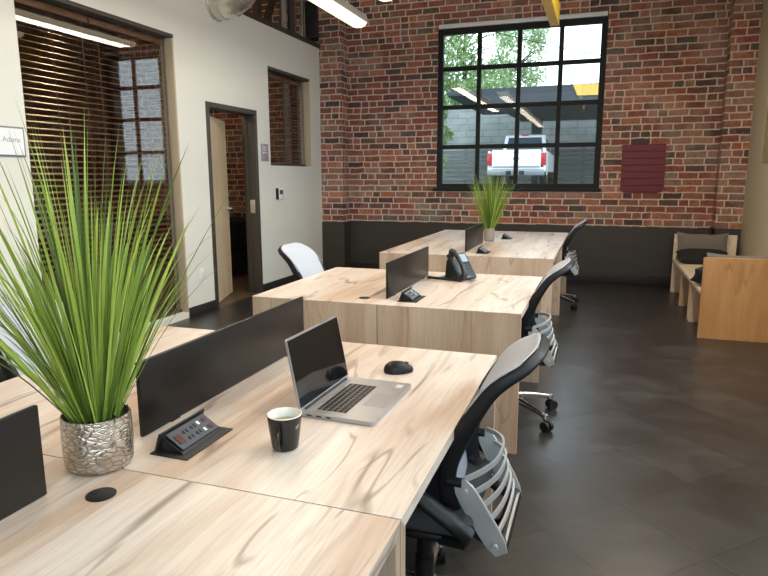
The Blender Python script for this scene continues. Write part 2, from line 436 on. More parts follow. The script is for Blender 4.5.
def tag(o, label, cat, group=None, kind=None):
    o['label'] = label; o['category'] = cat
    if group: o['group'] = group
    if kind: o['kind'] = kind
    return o
def thing(name, label, cat, loc=(0, 0, 0), rz=0.0, group=None):
    o = bpy.data.objects.new(name, None); COL.objects.link(o); o.empty_display_size = 0.1
    o.location = loc; o.rotation_euler = (0, 0, rz)
    return tag(o, label, cat, group)
def struct(o, label=None, cat=None):
    o['kind'] = 'structure'
    if label: o['label'] = label
    if cat: o['category'] = cat
    return o
def copy_tree(o, parent=None):
    c = o.copy(); COL.objects.link(c)
    if parent is not None: c.parent = parent
    for ch in list(o.children): copy_tree(ch, c)
    return c
def dup(o, loc, label, rz=None):
    c = copy_tree(o); c.location = loc; c['label'] = label
    if rz is not None: c.rotation_euler = (0, 0, rz)
    return c

def wall_panel(mb, axis, a, b, u0, u1, z0, z1, holes):
    """solid wall between a..b on `axis`, spanning u0..u1 and z0..z1 with rectangular holes (u0,u1,z0,z1)"""
    us = sorted(set([u0, u1] + [h[0] for h in holes] + [h[1] for h in holes]))
    zs = sorted(set([z0, z1] + [h[2] for h in holes] + [h[3] for h in holes]))
    def solid(i, j):
        if i < 0 or j < 0 or i >= len(us) - 1 or j >= len(zs) - 1: return False
        cu = (us[i] + us[i + 1]) / 2; cz = (zs[j] + zs[j + 1]) / 2
        return not any(h[0] < cu < h[1] and h[2] < cz < h[3] for h in holes)
    def P(w, u, z): return (w, u, z) if axis == 'X' else (u, w, z)
    cache = {}
    def V(w, u, z):
        k = (w, u, z)
        if k not in cache: cache[k] = mb.bm.verts.new(P(w, u, z))
        return cache[k]
    for i in range(len(us) - 1):
        for j in range(len(zs) - 1):
            if not solid(i, j): continue
            A, B, Cc, D = us[i], us[i + 1], zs[j], zs[j + 1]
            for w in (a, b): mb.bm.faces.new((V(w, A, Cc), V(w, B, Cc), V(w, B, D), V(w, A, D)))
            if not solid(i - 1, j): mb.bm.faces.new((V(a, A, Cc), V(b, A, Cc), V(b, A, D), V(a, A, D)))
            if not solid(i + 1, j): mb.bm.faces.new((V(a, B, Cc), V(b, B, Cc), V(b, B, D), V(a, B, D)))
            if not solid(i, j - 1): mb.bm.faces.new((V(a, A, Cc), V(b, A, Cc), V(b, B, Cc), V(a, B, Cc)))
            if not solid(i, j + 1): mb.bm.faces.new((V(a, A, D), V(b, A, D), V(b, B, D), V(a, B, D)))
    return mb

# ------------------------------------------------------------------ camera
f_px, pitch, yaw, roll = 623.44, 0.17692, 0.33205, -0.003186
cy, sy, cp, sp = math.cos(yaw), math.sin(yaw), math.cos(pitch), math.sin(pitch)
fwd = Vector((-sy * cp, cy * cp, -sp)); right = Vector((cy, sy, 0)); up = right.cross(fwd)
r2 = right * math.cos(roll) + up * math.sin(roll); u2 = -right * math.sin(roll) + up * math.cos(roll)
cam = bpy.data.cameras.new('camera'); co = bpy.data.objects.new('camera', cam); COL.objects.link(co)
mw = Matrix((r2, u2, -fwd)).transposed().to_4x4(); mw.translation = Vector((0, 0, 1.41)); co.matrix_world = mw
cam.sensor_fit = 'HORIZONTAL'; cam.sensor_width = 36; cam.lens = f_px / 768 * 36; cam.clip_start = 0.02; cam.clip_end = 500
scene.camera = co

# ------------------------------------------------------------------ the shell
XL, XR, YB, YP, YF, ZC = -3.9, 1.62, 8.75, 8.51, -4.2, 4.3
XO = -7.6                                   # far side of the office behind the partition
WT = 0.15
struct(MB().box(XL, XR, YF, YB, -0.10, 0.0).build('floor', 'floor'))
struct(MB().box(XO, XL, YF, YB, -0.10, 0.0).build('floor', 'floor_back'))
cb = MB().box(XO - .2, XR + .3, YF - .2, YB + .35, ZC, ZC + 0.12)
for k in range(8): cb.box(XO, XR, -3.4 + 1.6 * k, -3.22 + 1.6 * k, ZC - 0.30, ZC)
struct(cb.build('ceiling', 'ceil'))

WX0, WX1, WZ0, WZ1 = -2.225, -0.03, 1.235, 3.45
mb = wall_panel(MB(), 'Y', YB, YB + .35, XO - .2, XR + .3, 0, ZC, [(WX0, WX1, WZ0, WZ1)])
mb.box(XL, -3.56, YP, YB + .01, 0, ZC); mb.box(1.33, XR, YP, YB + .01, 0, ZC)
struct(mb.build('wall_back', 'brick', smooth=None))

BW = (3.50, 5.22, 0.06, 2.735); SW = (7.01, 8.16, 1.55, 2.735); DO = (5.735, 6.645, 0.0, 2.13)
PZ = 3.20
mb = wall_panel(MB(), 'X', XL - WT, XL, YF, YP, 0, PZ, [BW, SW, DO])
struct(mb.build('wall_left', 'wall', smooth=None))
struct(MB().box(XL - WT - .02, XL + .012, YF, YP, PZ, PZ + 0.06).build('trim_1', 'darksteel'))

NI = (6.15, 7.84, 1.535, 3.6)
RW = [(3.6, 5.3, 1.535, 3.6), (1.05, 2.75, 1.535, 3.6), (-1.5, 0.2, 1.535, 3.6), (-3.7, -2.2, 1.535, 3.6)]
struct(wall_panel(MB(), 'X', XR, XR + .3, YF, YP, 0, ZC, RW + [NI]).build('wall_right', 'wall_r', smooth=None))
FW = [(0.10, 1.45, 1.0, 3.6)]
struct(wall_panel(MB(), 'Y', YF - .3, YF, XL, XR + .3, 0, ZC, FW).build('wall_front', 'wall', smooth=None))
struct(MB().box(XO, XL, YF - .3, YF, 0, ZC).build('wall_front', 'wains', smooth=None))
struct(MB().box(XO - .2, XO, YF - .3, YB, 0, ZC).build('wall_office', 'wains', smooth=None))  # both office walls coloured dark to stand in for the unlit room

# wainscot and baseboards
wz = MB().box(XL, -3.56, YP - .018, YP, 0, .75).box(-3.56, -3.545, YP - .018, YB - .018, 0, .75).box(-3.56, 1.33, YB - .018, YB, 0, .75)
wz.box(1.315, 1.33, YP - .018, YB - .018, 0, .775).box(1.315, XR, YP - .018, YP, 0, .775)
# ragged upper lip of the painted band
for k in range(64):
    x = -3.56 + k * (4.89 / 64); h = random.uniform(0.0, 0.014)
    wz.box(x, x + 4.89 / 64, YB - .022, YB, .742, .75 + h)
wz.box(XO, XL - WT, YB - .018, YB, 0, .78)
struct(wz.build('trim_2', 'wains', smooth=None))
struct(MB().box(-3.54, 1.31, YB - .036, YB - .018, 0, .125, .003).build('baseboard_back', 'blackmat'))
bl = MB()
for y0, y1 in ((YF, BW[0]), (BW[1], DO[0] - .05), (DO[1] + .05, YP - .02)): bl.box(XL, XL + .016, y0, y1, 0, .10, .003)
struct(bl.build('baseboard_left', 'blackmat'))
struct(MB().box(XR - .016, XR, YF, YP - .02, 0, .10, .003).build('baseboard_right', 'blackmat'))

# grid window in the brick wall
def grid_window(name, axis, w, u0, u1, z0, z1, us, zs, fw, mun, depth, gl='glass'):
    def B(m, a0, a1, b0, b1, d0, d1, bev=.003):
        if axis == 'Y': m.box(a0, a1, w + d0, w + d1, b0, b1, bev, 1)
        else: m.box(w + d0, w + d1, a0, a1, b0, b1, bev, 1)
    f = MB()
    B(f, u0, u0 + fw, z0 + fw, z1 - fw, 0, depth, 0); B(f, u1 - fw, u1, z0 + fw, z1 - fw, 0, depth, 0)
    B(f, u0, u1, z0, z0 + fw, 0, depth, 0); B(f, u0, u1, z1 - fw, z1, 0, depth, 0)
    root = struct(f.build(name, 'blackframe'))
    g = MB()
    for u in us: B(g, u - mun / 2, u + mun / 2, z0 + fw * .8, z1 - fw * .8, depth * .2, depth * .8)
    for z in zs: B(g, u0 + fw * .8, u1 - fw * .8, z - mun / 2, z + mun / 2, depth * .25, depth * .75)
    g.build('muntins', 'blackframe', root)
    p = MB(); B(p, u0 + fw * .5, u1 - fw * .5, z0 + fw * .5, z1 - fw * .5, depth * .47, depth * .53, 0)
    p.build('glass_pane', gl, root, smooth=None)
    return root
w1 = grid_window('window_1', 'Y', YB + .02, WX0, WX1, WZ0, 3.385, (-1.655, -1.122, -.588), (2.862, 2.352, 1.815), .075, .058, .07)
MB().box(WX0 - .045, WX1 + .03, YB - .035, YB + .1, WZ0 - .03, WZ0 + .012, .004).build('window_sill', 'blackframe', w1)
tag(MB().box(WX0 + .01, WX1 - .01, YB - .005, YB + .05, 3.388, 3.442, .004).build('roller_shade', 'white'),
    'rolled-up white window shade along the top of the grid window in the brick wall', 'window shade')

# unseen windows added in the other walls for light: daylight comes in through these
n = 2
for (y0, y1, z0, z1) in RW:
    grid_window('window_%d' % n, 'X', XR + .17, y0, y1, z0, z1, [y0 + (y1 - y0) * q / 3 for q in (1, 2)], [z0 + (z1 - z0) * q / 4 for q in (1, 2, 3)], .05, .04, .06); n += 1
for (x0, x1, z0, z1) in FW:
    grid_window('window_%d' % n, 'Y', YF - .2, x0, x1, z0, z1, [x0 + (x1 - x0) * q / 3 for q in (1, 2)], [z0 + (z1 - z0) * q / 4 for q in (1, 2, 3)], .05, .04, .06); n += 1

nw = MB().box(XR + .10, XR + .16, NI[0], NI[1], NI[2], NI[3])
nw.box(XR + .004, XR + .10, NI[1] - .012, NI[1], NI[2], NI[3]).box(XR + .004, XR + .10, NI[0], NI[1], NI[2], NI[2] + .012)
struct(nw.build('trim_3', 'olive', smooth=None))  # niche lining, darker than the wall around it
# partition windows with blinds behind the pane
def partition_window(name, y0, y1, z0, z1, mull):
    xg = XL - .085
    fr = MB().box(xg - .02, XL + .006, y0, y1, z1 - .035, z1, .003).box(xg - .02, xg + .02, y0, y1, z0, z0 + .03, .003)
    fr.box(xg - .02, xg + .02, y0, y0 + .025, z0, z1, .003)
    root = struct(fr.build(name, 'doorframe'))
    MB().box(xg - .02, XL + .002, y1 - .022, y1 + .001, z0, z1 - .035, .002).build('reveal_lining', 'tan', root)
    MB().box(xg - .004, xg + .004, y0 + .01, y1 - .024, z0 + .01, z1 - .02).build('glass_pane', 'glass2', root, smooth=None)
    return root
partition_window('window_%d' % n, *BW, 4.285); n += 1
partition_window('window_%d' % n, *SW, None); n += 1
def blind(label, y0, y1, z0, z1, step=.048):
    t = thing('venetian_blind', label, 'window blind', (XL - .135, (y0 + y1) / 2, z0), 0, 'venetian blinds in the partition')
    w = (y1 - y0) / 2; h = z1 - z0
    MB().box(-.03, .03, -w, w, h - .055, h, .004).build('headrail', 'slat', t)
    s = MB()
    k = 0
    z = .03
    while z < h - .07:
        mt = Matrix.Translation((0, 0, z)) @ Matrix.Rotation(math.radians(17), 4, 'Y')
        s.box(-.024, .024, -w, w, -.0016, .0016, 0, 1, mt); z += step
    s.build('slats', 'slat', t, smooth=None)
    c = MB()
    for q in (-.82, 0, .82): c.box(-.027, -.025, q * w - .002, q * w + .002, .02, h - .05); c.box(.025, .027, q * w - .004, q * w + .004, .02, h - .05)
    c.build('ladder_cords', 'cord', t, smooth=None)
    MB().box(-.025, .025, -w, w, 0, .018, .004).build('bottom_rail', 'slat', t)
blind('brown slatted blind behind the near half of the big window at left', BW[0] + .03, 4.275, BW[2] + .005, BW[3] - .04)
blind('brown slatted blind behind the far half of the big window at left', 4.295, BW[1] - .03, BW[2] + .005, BW[3] - .04)
blind('brown slatted blind in the small high window past the open door', SW[0] + .01, SW[1] - .03, SW[2] + .005, SW[3] - .04, .042)

# door
fr = MB()
fr.box(XL - WT - .012, XL + .012, DO[0] - .05, DO[0] + .006, 0, DO[3] + .05, .004).box(XL - WT - .012, XL + .012, DO[1] - .006, DO[1] + .05, 0, DO[3] - .006, .004)
fr.box(XL - WT - .012, XL + .012, DO[0] + .006, DO[1] + .05, DO[3] - .006, DO[3] + .05, .004)
fr.box(XL - WT + .02, XL - WT + .05, DO[1] - .020, DO[1] - .005, 0, DO[3] - .01, .002)
dr = struct(fr.build('door_1', 'doorframe'))
MB().box(XL - .09, XL - .02, DO[1] - .012, DO[1] - .005, .98, 1.14, .003).build('strike_plate', 'chrome', dr)
ang = math.radians(110)
leaf_m = Matrix.Translation((XL - WT + .048, DO[0] + .012, 0)) @ Matrix.Rotation(ang, 4, 'Z')
lf = MB().box(0, .865, -.045, 0, .012, 2.055, .003, 2, leaf_m).build('door_leaf', 'wood_door', dr)
hm = MB()
def LP(x, y, z): return leaf_m @ Vector((x, y, z))
for sgn in (-1, 1):
    yb = 0 if sgn > 0 else -.045
    hm.cyl(LP(.80, yb, 1.04), LP(.80, yb + sgn * .012, 1.04), .028)
    hm.tube([LP(.80, yb + sgn * .01, 1.04), LP(.80, yb + sgn * .05, 1.04), LP(.785, yb + sgn * .06, 1.04), LP(.69, yb + sgn * .06, 1.04)], .010)
hm.box(.864, .868, -.036, -.01, .95, 1.12, 0, 1, leaf_m)
hm.build('door_handle', 'silver', lf)

# ------------------------------------------------------------------ desks
DZ = 0.74
def make_desk(name, label, L):
    """right-hand desk: local origin at floor, centre of the footprint; worker sits at +X"""
    t = thing(name, label, 'desk', (0, 0, 0), 0, 'bench desks in back-to-back rows')
    h = L / 2; e = .0006
    MB().prism([(-h, DZ), (h, DZ), (h, DZ - .004), (h - .026, DZ - .03), (-h + .026, DZ - .03), (-h, DZ - .004)], -.3775, .3775, lambda a, b, q: (q, a, b)).build('desktop', 'wood_top', t, smooth=None)
    for sg in (-1, 1):
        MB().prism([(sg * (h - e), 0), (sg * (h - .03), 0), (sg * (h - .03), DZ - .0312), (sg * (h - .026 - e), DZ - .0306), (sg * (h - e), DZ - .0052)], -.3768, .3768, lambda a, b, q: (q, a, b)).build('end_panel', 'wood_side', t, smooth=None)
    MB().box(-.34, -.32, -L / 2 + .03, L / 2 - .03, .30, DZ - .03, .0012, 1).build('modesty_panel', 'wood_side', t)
    return t
XRC, XLC = -.7175, -1.4755
desks = [
 ('R', (-.14, 1.083), 'pale maple desk closest to the camera, running out of the bottom of the frame'),
 ('R', (1.087, 2.300), 'pale maple desk that carries the open laptop, black mug and mouse'),
 ('L', (-.14, 1.083), 'pale maple desk at left under the nearest charcoal divider, mostly out of frame'),
 ('L', (1.087, 2.300), 'pale maple desk at far left behind the big grass plant and divider'),
 ('R', (3.062, 4.280), 'pale maple desk of the middle pair with the black telephone on it'),
 ('L', (3.062, 4.280), 'pale maple desk of the middle pair with a bare top and one black grommet'),
 ('R', (5.250, 6.518), 'right desk of the far block, nearer half, with grass pot at its far corner'),
 ('L', (5.250, 6.518), 'left desk of the far block on the side near the camera, empty top'),
 ('R', (6.522, 7.790), 'right desk of the far block, the one closest to the brick wall'),
 ('L', (6.522, 7.790), 'left desk of the far block, the one closest to the brick wall'),
]
protos = {}
for side, (y0, y1), lab in desks:
    L = round(y1 - y0, 3); x = XRC if side == 'R' else XLC
    if L not in protos:
        o = protos[L] = make_desk('desk', lab, L); o.location = (x, (y0 + y1) / 2, 0); o.rotation_euler = (0, 0, 0 if side == 'R' else PI)
    else: dup(protos[L], (x, (y0 + y1) / 2, 0), lab, 0 if side == 'R' else PI)

# desk dividers
def divider(y0, y1, label, x=-1.106):
    L = y1 - y0
    t = thing('desk_divider', label, 'divider', (x, (y0 + y1) / 2, DZ), 0, 'charcoal desk dividers')
    MB().box(-.006, .006, -L / 2, L / 2, .002, .203, .002, 2).build('panel', 'divider', t)
    for q in (-.36, .36): MB().box(-.0075, .0075, q * L - .02, q * L + .02, 0, .005, .001).build('clamp_foot', 'black', t)
divider(-.03, .935, 'charcoal desk divider cut by the left edge, in front of the grass pot', -1.093)
divider(1.245, 2.19, 'long charcoal desk divider behind the laptop and mug', -1.100)
divider(3.215, 4.085, 'charcoal desk divider beside the black telephone', -1.092)
divider(5.50, 6.36, 'charcoal desk divider of the far block, on the near side of the small grass pot', -1.122)

# pop-up power modules
def power_module(label):
    t = thing('power_module', label, 'power outlet', (0, 0, DZ), 0, 'pop-up power modules')
    MB().box(-.055, .055, -.10, .10, .0003, .0045, .0015).build('tray', 'blackmat', t)
    w = MB()
    w.prism([(-.038, .004), (.032, .004), (.026, .014), (-.028, .058), (-.033, .058)], -.082, .082, lambda a, b, h: (a, h, b * .9))
    w.build('housing', 'black', t, smooth=20)
    h = MB().prism([(-.047, .006), (-.042, .006), (-.026, .066), (-.031, .067)], -.092, .092, lambda a, b, h: (a, h, b))
    h.build('hood', 'blackmat', t, smooth=20)
    ax = Vector((.054, 0, -.044)).normalized(); nn = Vector((.044, 0, .054)).normalized()
    fm = Matrix((ax, Vector((0, 1, 0)), nn)).transposed().to_4x4(); fm.translation = Vector((.001, 0, .0363))
    MB().box(-.032, .032, -.076, .076, -.001, .003, .001, 1, fm).build('face_plate', 'bluegrey', t)
    MB().box(-.016, .016, -.068, -.046, .003, .0055, .001, 1, fm).build('rocker_switch', 'socket', t)
    for yc in (-.022, .010):
        s = MB()
        for dx in (-.012, .012):
            for dy in (-.006, .006): s.box(dx - .006, dx + .006, yc + dy - .002, yc + dy + .002, .003, .0045, 0, 1, fm)
            s.box(dx - .002, dx + .003, yc - .011, yc - .008, .003, .0045, 0, 1, fm)
        s.build('socket', 'black', t, smooth=None)
    for dx in (-.014, .014):
        MB().box(dx - .006, dx + .006, .028, .036, .003, .005, 0, 1, fm).build('usb_port', 'white', t, smooth=None)
        MB().box(dx - .007, dx + .007, .050, .064, .003, .005, 0, 1, fm).build('data_port', 'socket', t, smooth=None)
    return t
pm = power_module('black pop-up power module on the laptop desk between mug and divider'); pm.location = (-.958, 1.268, DZ); pm.scale = (1, 1, .78)
dup(pm, (-.962, 3.262, DZ), 'black pop-up power module on the telephone desk next to its divider')
dup(pm, (-.962, 5.515, DZ), 'black pop-up power module on the far block, in front of its divider')
dup(pm, (-.945, 6.86, DZ), 'black pop-up power module right of the small grass pot')

def grommet(loc, label):
    t = thing('cable_grommet', label, 'cable grommet', loc, 0, 'round cable grommets')
    MB().lathe([(.0, .0004), (.031, .0004), (.031, .002), (.029, .003), (.0, .003)], 28).build('cap', 'black', t)
    MB().box(-.026, -.008, -.009, .009, .0028, .0036, .0006).build('cable_slot', 'rubber', t)
grommet((-.978, .972, DZ), 'round black cable grommet on the nearest desk in front of the grass pot')
grommet((-1.222, 3.207, DZ), 'round black cable grommet on the bare desk of the middle pair')

# ------------------------------------------------------------------ laptop, mouse, mug, phone
def rrect(w, h, r, n=5):
    pts = []
    for cx_, cy_, a0 in ((w - r, h - r, 0), (-w + r, h - r, 90), (-w + r, -h + r, 180), (w - r, -h + r, 270)):
        for k in range(n + 1):
            a = math.radians(a0 + 90 * k / n); pts.append((cx_ + r * math.cos(a), cy_ + r * math.sin(a)))
    return pts
lt = thing('laptop', 'open silver laptop with dark glossy screen on the desk beside the black mug', 'laptop', (-.658, 1.676, DZ), math.radians(-1.5))
MB().prism(rrect(.112, .170, .010), .0015, .0135, lambda a, b, h: (a, b, h)).build('base', 'lapmetal', lt)
for a in (-.09, .09):
    for b in (-.14, .14): MB().cyl((a, b, 0), (a, b, .002), .006, 10).build('foot', 'rubber', lt)
kd = MB().box(-.077, .018, -.138, .110, .0133, .0139, .0004, 1)
kb = kd.build('keyboard', 'lapmetal', lt)
rows = [(-.0745, 15, .010), (-.0615, 15, .0145), (-.0445, 14, .0145), (-.0275, 13, .0145), (-.0105, 12, .0145), (.0055, 10, .0105)]
for ri, (x, nk, d) in enumerate(rows):
    span = .242; kw = span / nk
    for k in range(nk):
        y = -.135 + k * kw
        if ri == 5 and k in (4, 5):
            if k == 5: continue
            MB().box(x, x + d, y, y + 2 * kw - .002, .0138, .0152, .0005, 1).build('key', 'key', kb, smooth=None); continue
        MB().box(x, x + d, y + .0008, y + kw - .0030, .0138, .0152, .0005, 1).build('key', 'key', kb, smooth=None)
MB().box(.034, .102, -.060, .052, .0133, .0138, .0003, 1).build('touchpad', 'bluegrey' if False else 'greyplate', lt)
for yy in (.120, .136): MB().box(.072, .092, yy, yy + .010, .0134, .0137).build('sticker', 'white', lt, smooth=None)
MB().box(-.100, -.083, -.14, .14, .0133, .0138, .0003, 1).build('speaker_grille', 'greyplate', lt)
MB().cyl((-.108, -.145, .012), (-.108, .145, .012), .0055, 12).build('hinge', 'blackmat', lt)
lid_m = Matrix.Translation((-.109, 0, .012)) @ Matrix.Rotation(math.radians(-11), 4, 'Y')
ld = MB().prism(rrect(.105, .170, .010), -.0055, 0, lambda a, b, h: lid_m @ Vector((h, b, a + .107))).build('lid', 'lapmetal', lt)
MB().box(.0002, .0012, -.165, .165, .010, .207, .0004, 1, lid_m).build('screen', 'screen', ld)
pt = MB()
for k in range(3): pt.box(-.09 + k * .03, -.075 + k * .03, -.1705, -.1698, .006, .010)
pt.build('side_ports', 'black', lt, smooth=None)

ms = thing('computer_mouse', 'black wireless mouse on the desk behind the laptop', 'mouse', (-.632, 1.985, DZ), math.radians(22))
mb = MB(); bmesh.ops.create_icosphere(mb.bm, subdivisions=4, radius=1)
for v in mb.bm.verts:
    x, y, z = v.co
    z2 = max(z, -0.25)
    wd = .031 * (1 - .16 * x + .0 * x * x)
    v.co = Vector((x * .052, y * wd, .0085 + (z2 * .032 if z2 > 0 else z2 * .030) * (1 - .22 * x)))
mb.build('body', 'black', ms)
MB().tube([(.022, 0, .0345), (.027, 0, .0348), (.034, 0, .032)], .0035, 10).build('scroll_wheel', 'rubber', ms)
MB().tube([(.052, .0002, .010), (.046, .0002, .026), (.035, .0002, .034), (.02, .0002, .0384), (.002, .0002, .0405)], .0006, 6).build('button_seam', 'rubber', ms)

mg = thing('mug', 'black mug with white inside and milky tea, left of the laptop', 'mug', (-.716, 1.312, DZ))
MB().lathe([(.0, .001), (.030, .001), (.032, .003), (.0335, .008), (.0385, .045), (.0425, .080), (.0432, .0885)], 44).build('body', 'mug', mg)
MB().lathe([(.0432, .0885), (.0428, .0905), (.0412, .0908), (.0400, .0885), (.0360, .045), (.0315, .012), (.0, .010)], 44).build('lining', 'mugin', mg)
MB().lathe([(.0, .0665), (.0376, .0665)], 40).build('tea', 'coffee', mg)
ha = math.radians(-80)
hp = []
for k in range(13):
    a = math.radians(80 - 160 * k / 12)
    rr = .0375 + .024 * math.cos(a) * 1.0; hp.append((rr * math.cos(ha), rr * math.sin(ha), .046 + .030 * math.sin(a)))
MB().tube(hp, .0062, 12, flat=.75).build('handle', 'mug', mg)
em = MB()
for k in range(8):
    a = math.radians(-20 + k * 1.6); r = .0411
    em.box(-.0005, .0005, -.0011, .0011, -.0035 + .0007 * k, .002 + .0009 * k, 0, 1, Matrix.Translation((r * math.cos(a), r * math.sin(a), .062)) @ Matrix.Rotation(a, 4, 'Z'))
em.build('printed_mark', 'greyplate', mg, smooth=None)

ph = thing('desk_phone', 'black office telephone on a tilted stand on the middle desk', 'telephone', (-.85, 3.99, DZ), math.radians(-34))
ph.scale = (.91, .91, .91)
fm_ = Matrix.Rotation(math.radians(16), 4, 'Z')
MB().box(-.225, .06, -.085, -.060, 0, .016, .004, 2, fm_).box(-.14, .05, .045, .075, 0, .014, .004, 2, fm_).box(-.145, -.115, -.075, .07, 0, .014, .004, 2, fm_).build('foot_stand', 'phone', ph)
tilt = Matrix.Translation((.085, 0, .022)) @ Matrix.Rotation(math.radians(52), 4, 'Y')
body = MB().box(-.215, .0, -.075, .095, -.028, .0, .006, 3, tilt)
body.prism([(-.09, .012), (.04, .012), (.07, .035), (-.045, .15), (-.075, .14)], -.06, .07, lambda a, b, h: (a, h, b))
bo = body.build('body', 'phone', ph, smooth=40)
MB().box(-.200, -.135, -.012, .082, -.001, .002, .001, 1, tilt).build('display', 'phonescr', ph)
for i in range(4):
    for j in range(3):
        MB().box(-.112 + i * .024, -.096 + i * .024, -.004 + j * .024, .014 + j * .024, -.001, .004, .0015, 1, tilt).build('button', 'bluegrey', ph)
for i in range(4): MB().box(-.112 + i * .024, -.098 + i * .024, .072, .088, -.001, .003, .001, 1, tilt).build('button', 'bluegrey', ph)
hs = MB()
hp = [tilt @ Vector(q) for q in ((-.222, -.048, .014), (-.20, -.048, .034), (-.15, -.048, .047), (-.105, -.048, .05), (-.06, -.048, .046), (-.015, -.048, .032), (.008, -.048, .012))]
hs.tube(hp, .018, 14, radii=[.022, .021, .016, .0145, .016, .021, .022], flat=1.15)
for xx in (-.205, -.008): hs.lathe([(.0, 0), (.024, 0), (.026, .012), (.020, .028), (.0, .03)], 18, (0, 0, 0))
o = None
bm2 = hs.bm
# move the two ear cups under the ends of the handset
vs = list(bm2.verts)[-2 * 5 * 18:]
for i, v in enumerate(vs):
    xx = -.205 if i < 5 * 18 else -.008
    v.co = tilt @ Vector((xx + v.co.x, -.048 + v.co.y, v.co.z + .002))
hs.build('handset', 'phone', ph, smooth=50)
cd = []
for k in range(90):
    u = k / 89.0; a = k * 1.25
    base = tilt @ Vector((.0 - .10 * u, -.085 - .02 * math.sin(PI * u), -.02)); base.z = max(.012, .03 - .0 * u + .02 * (u - .5) ** 2)
    cd.append((base.x, base.y + .006 * math.cos(a), base.z + .006 * math.sin(a)))
MB().tube(cd, .0018, 6).build('coiled_cord', 'black', ph)

# ------------------------------------------------------------------ grass plants
def grass_plant(name, label, loc, seed, rpot, hpot, nbl, lmin, lmax, lean, rb, potmat='hammered', wscale=1.0, bias=0.0):
    rnd = random.Random(seed)
    t = thing(name, label, 'potted plant', loc, 0)
    wob = lambda a, z: 1 + .025 * math.cos(2 * a + .5) + .012 * math.cos(3 * a)
    prof = [(.0, .0), (rpot * .80, .0), (rpot * .90, .004), (rpot * .97, hpot * .12), (rpot * 1.0, hpot * .5), (rpot * .985, hpot * .93), (rpot * .97, hpot), (rpot * .93, hpot), (rpot * .91, hpot * .9)]
    MB().lathe(prof, 56, wob=wob).build('pot', potmat, t, smooth=60)
    MB().lathe([(0, hpot * .90), (rpot * .5, hpot * .92), (rpot * .93, hpot * .88)], 30).build('filler', 'soil', t)
    g = MB()
    for i in range(nbl):
        a = rnd.uniform(0, 2 * PI); q = rnd.random() ** .6
        r0 = rb * q * .9
        tilt0 = lean * (q ** 1.3) * rnd.uniform(.55, 1.15) * (1 - bias * math.cos(a))
        L = (lmin + (lmax - lmin) * rnd.random() ** 1.25) * (1 - .12 * q)
        w = rnd.uniform(.0022, .0058) * wscale * (1.45 if rnd.random() < .16 else 1)
        if rnd.random() < .35: w *= .45
        d = Vector((math.cos(a), math.sin(a), 0)); s = Vector((-math.sin(a), math.cos(a), 0))
        tw = rnd.uniform(-1.3, 1.3); dev = rnd.uniform(-.25, .25)
        p = Vector((d.x * r0, d.y * r0, hpot * .86)); th = tilt0 * .7
        droop = rnd.uniform(.1, .55) * (0.35 + tilt0) * (2.2 if rnd.random() < .06 else 1)
        ns = 7; prev = None
        g.mi = rnd.choices((0, 1, 2), (.38, .36, .26))[0]
        dd = (d + s * dev).normalized()
        for k in range(ns + 1):
            u = k / ns
            wid = w * min(1, .75 + u) * (1 - u) ** .55 if u < 1 else 0
            th2 = th + droop * u * u
            tdir = dd * math.sin(th2) + Vector((0, 0, 1)) * math.cos(th2)
            sd = (s * math.cos(tw + .6 * u) + tdir.cross(s) * math.sin(tw + .6 * u))
            nn = tdir.cross(sd)
            if k < ns: ring = [g.bm.verts.new(p - sd * wid), g.bm.verts.new(p + nn * wid * .35), g.bm.verts.new(p + sd * wid)]
            else: ring = [g.bm.verts.new(p)]
            if prev:
                if len(ring) == 3:
                    for j in (0, 1): g.bm.faces.new((prev[j], prev[j + 1], ring[j + 1], ring[j])).material_index = g.mi
                else:
                    for j in (0, 1): g.bm.faces.new((prev[j], prev[j + 1], ring[0])).material_index = g.mi
            prev = ring
            p = p + tdir * (L / ns)
    g.build('grass_blades', ['leaf1', 'leaf2', 'leaf3'], t, smooth=80, normals=False)
    return t
grass_plant('potted_grass', 'big green grass plant in hammered silver pot on the nearest desks', (-1.09, 1.09, DZ), 5, .0785, .130, 300, .34, .76, .90, .055, wscale=1.1, bias=.20)
grass_plant('potted_grass', 'small green grass plant in grey pot on the far desks below the window', (-1.088, 6.545, DZ), 8, .055, .135, 300, .40, .69, .62, .050, potmat='taupe', wscale=1.2)

# ------------------------------------------------------------------ office chairs
PROF = [(.118, .47), (.104, .545), (.108, .615), (.133, .685), (.172, .765), (.220, .842), (.264, .884), (.298, .908), (.322, .934)]
def prof_at(s):
    seg = [0]
    for a, b in zip(PROF, PROF[1:]): seg.append(seg[-1] + math.dist(a, b))
    L = seg[-1]; q = max(0, min(1, s)) * L
    for i in range(len(PROF) - 1):
        if q <= seg[i + 1] + 1e-9:
            u = (q - seg[i]) / (seg[i + 1] - seg[i])
            p0 = PROF[max(i - 1, 0)]; p1 = PROF[i]; p2 = PROF[i + 1]; p3 = PROF[min(i + 2, len(PROF) - 1)]
            def cr(a, b, c, d): return .5 * ((2 * b) + (-a + c) * u + (2 * a - 5 * b + 4 * c - d) * u * u + (-a + 3 * b - 3 * c + d) * u ** 3)
            return cr(p0[0], p1[0], p2[0], p3[0]), cr(p0[1], p1[1], p2[1], p3[1])
    return PROF[-1]
def half_w(s):
    w = .160 + .026 * min(1, s / .6) - .012 * max(0, s - .6)
    if s > .80: w -= .090 * (1 - math.sqrt(max(0, 1 - ((s - .80) / .20) ** 2)))
    if s < .08: w -= .05 * (1 - math.sqrt(max(0, 1 - ((.08 - s) / .08) ** 2)))
    return w
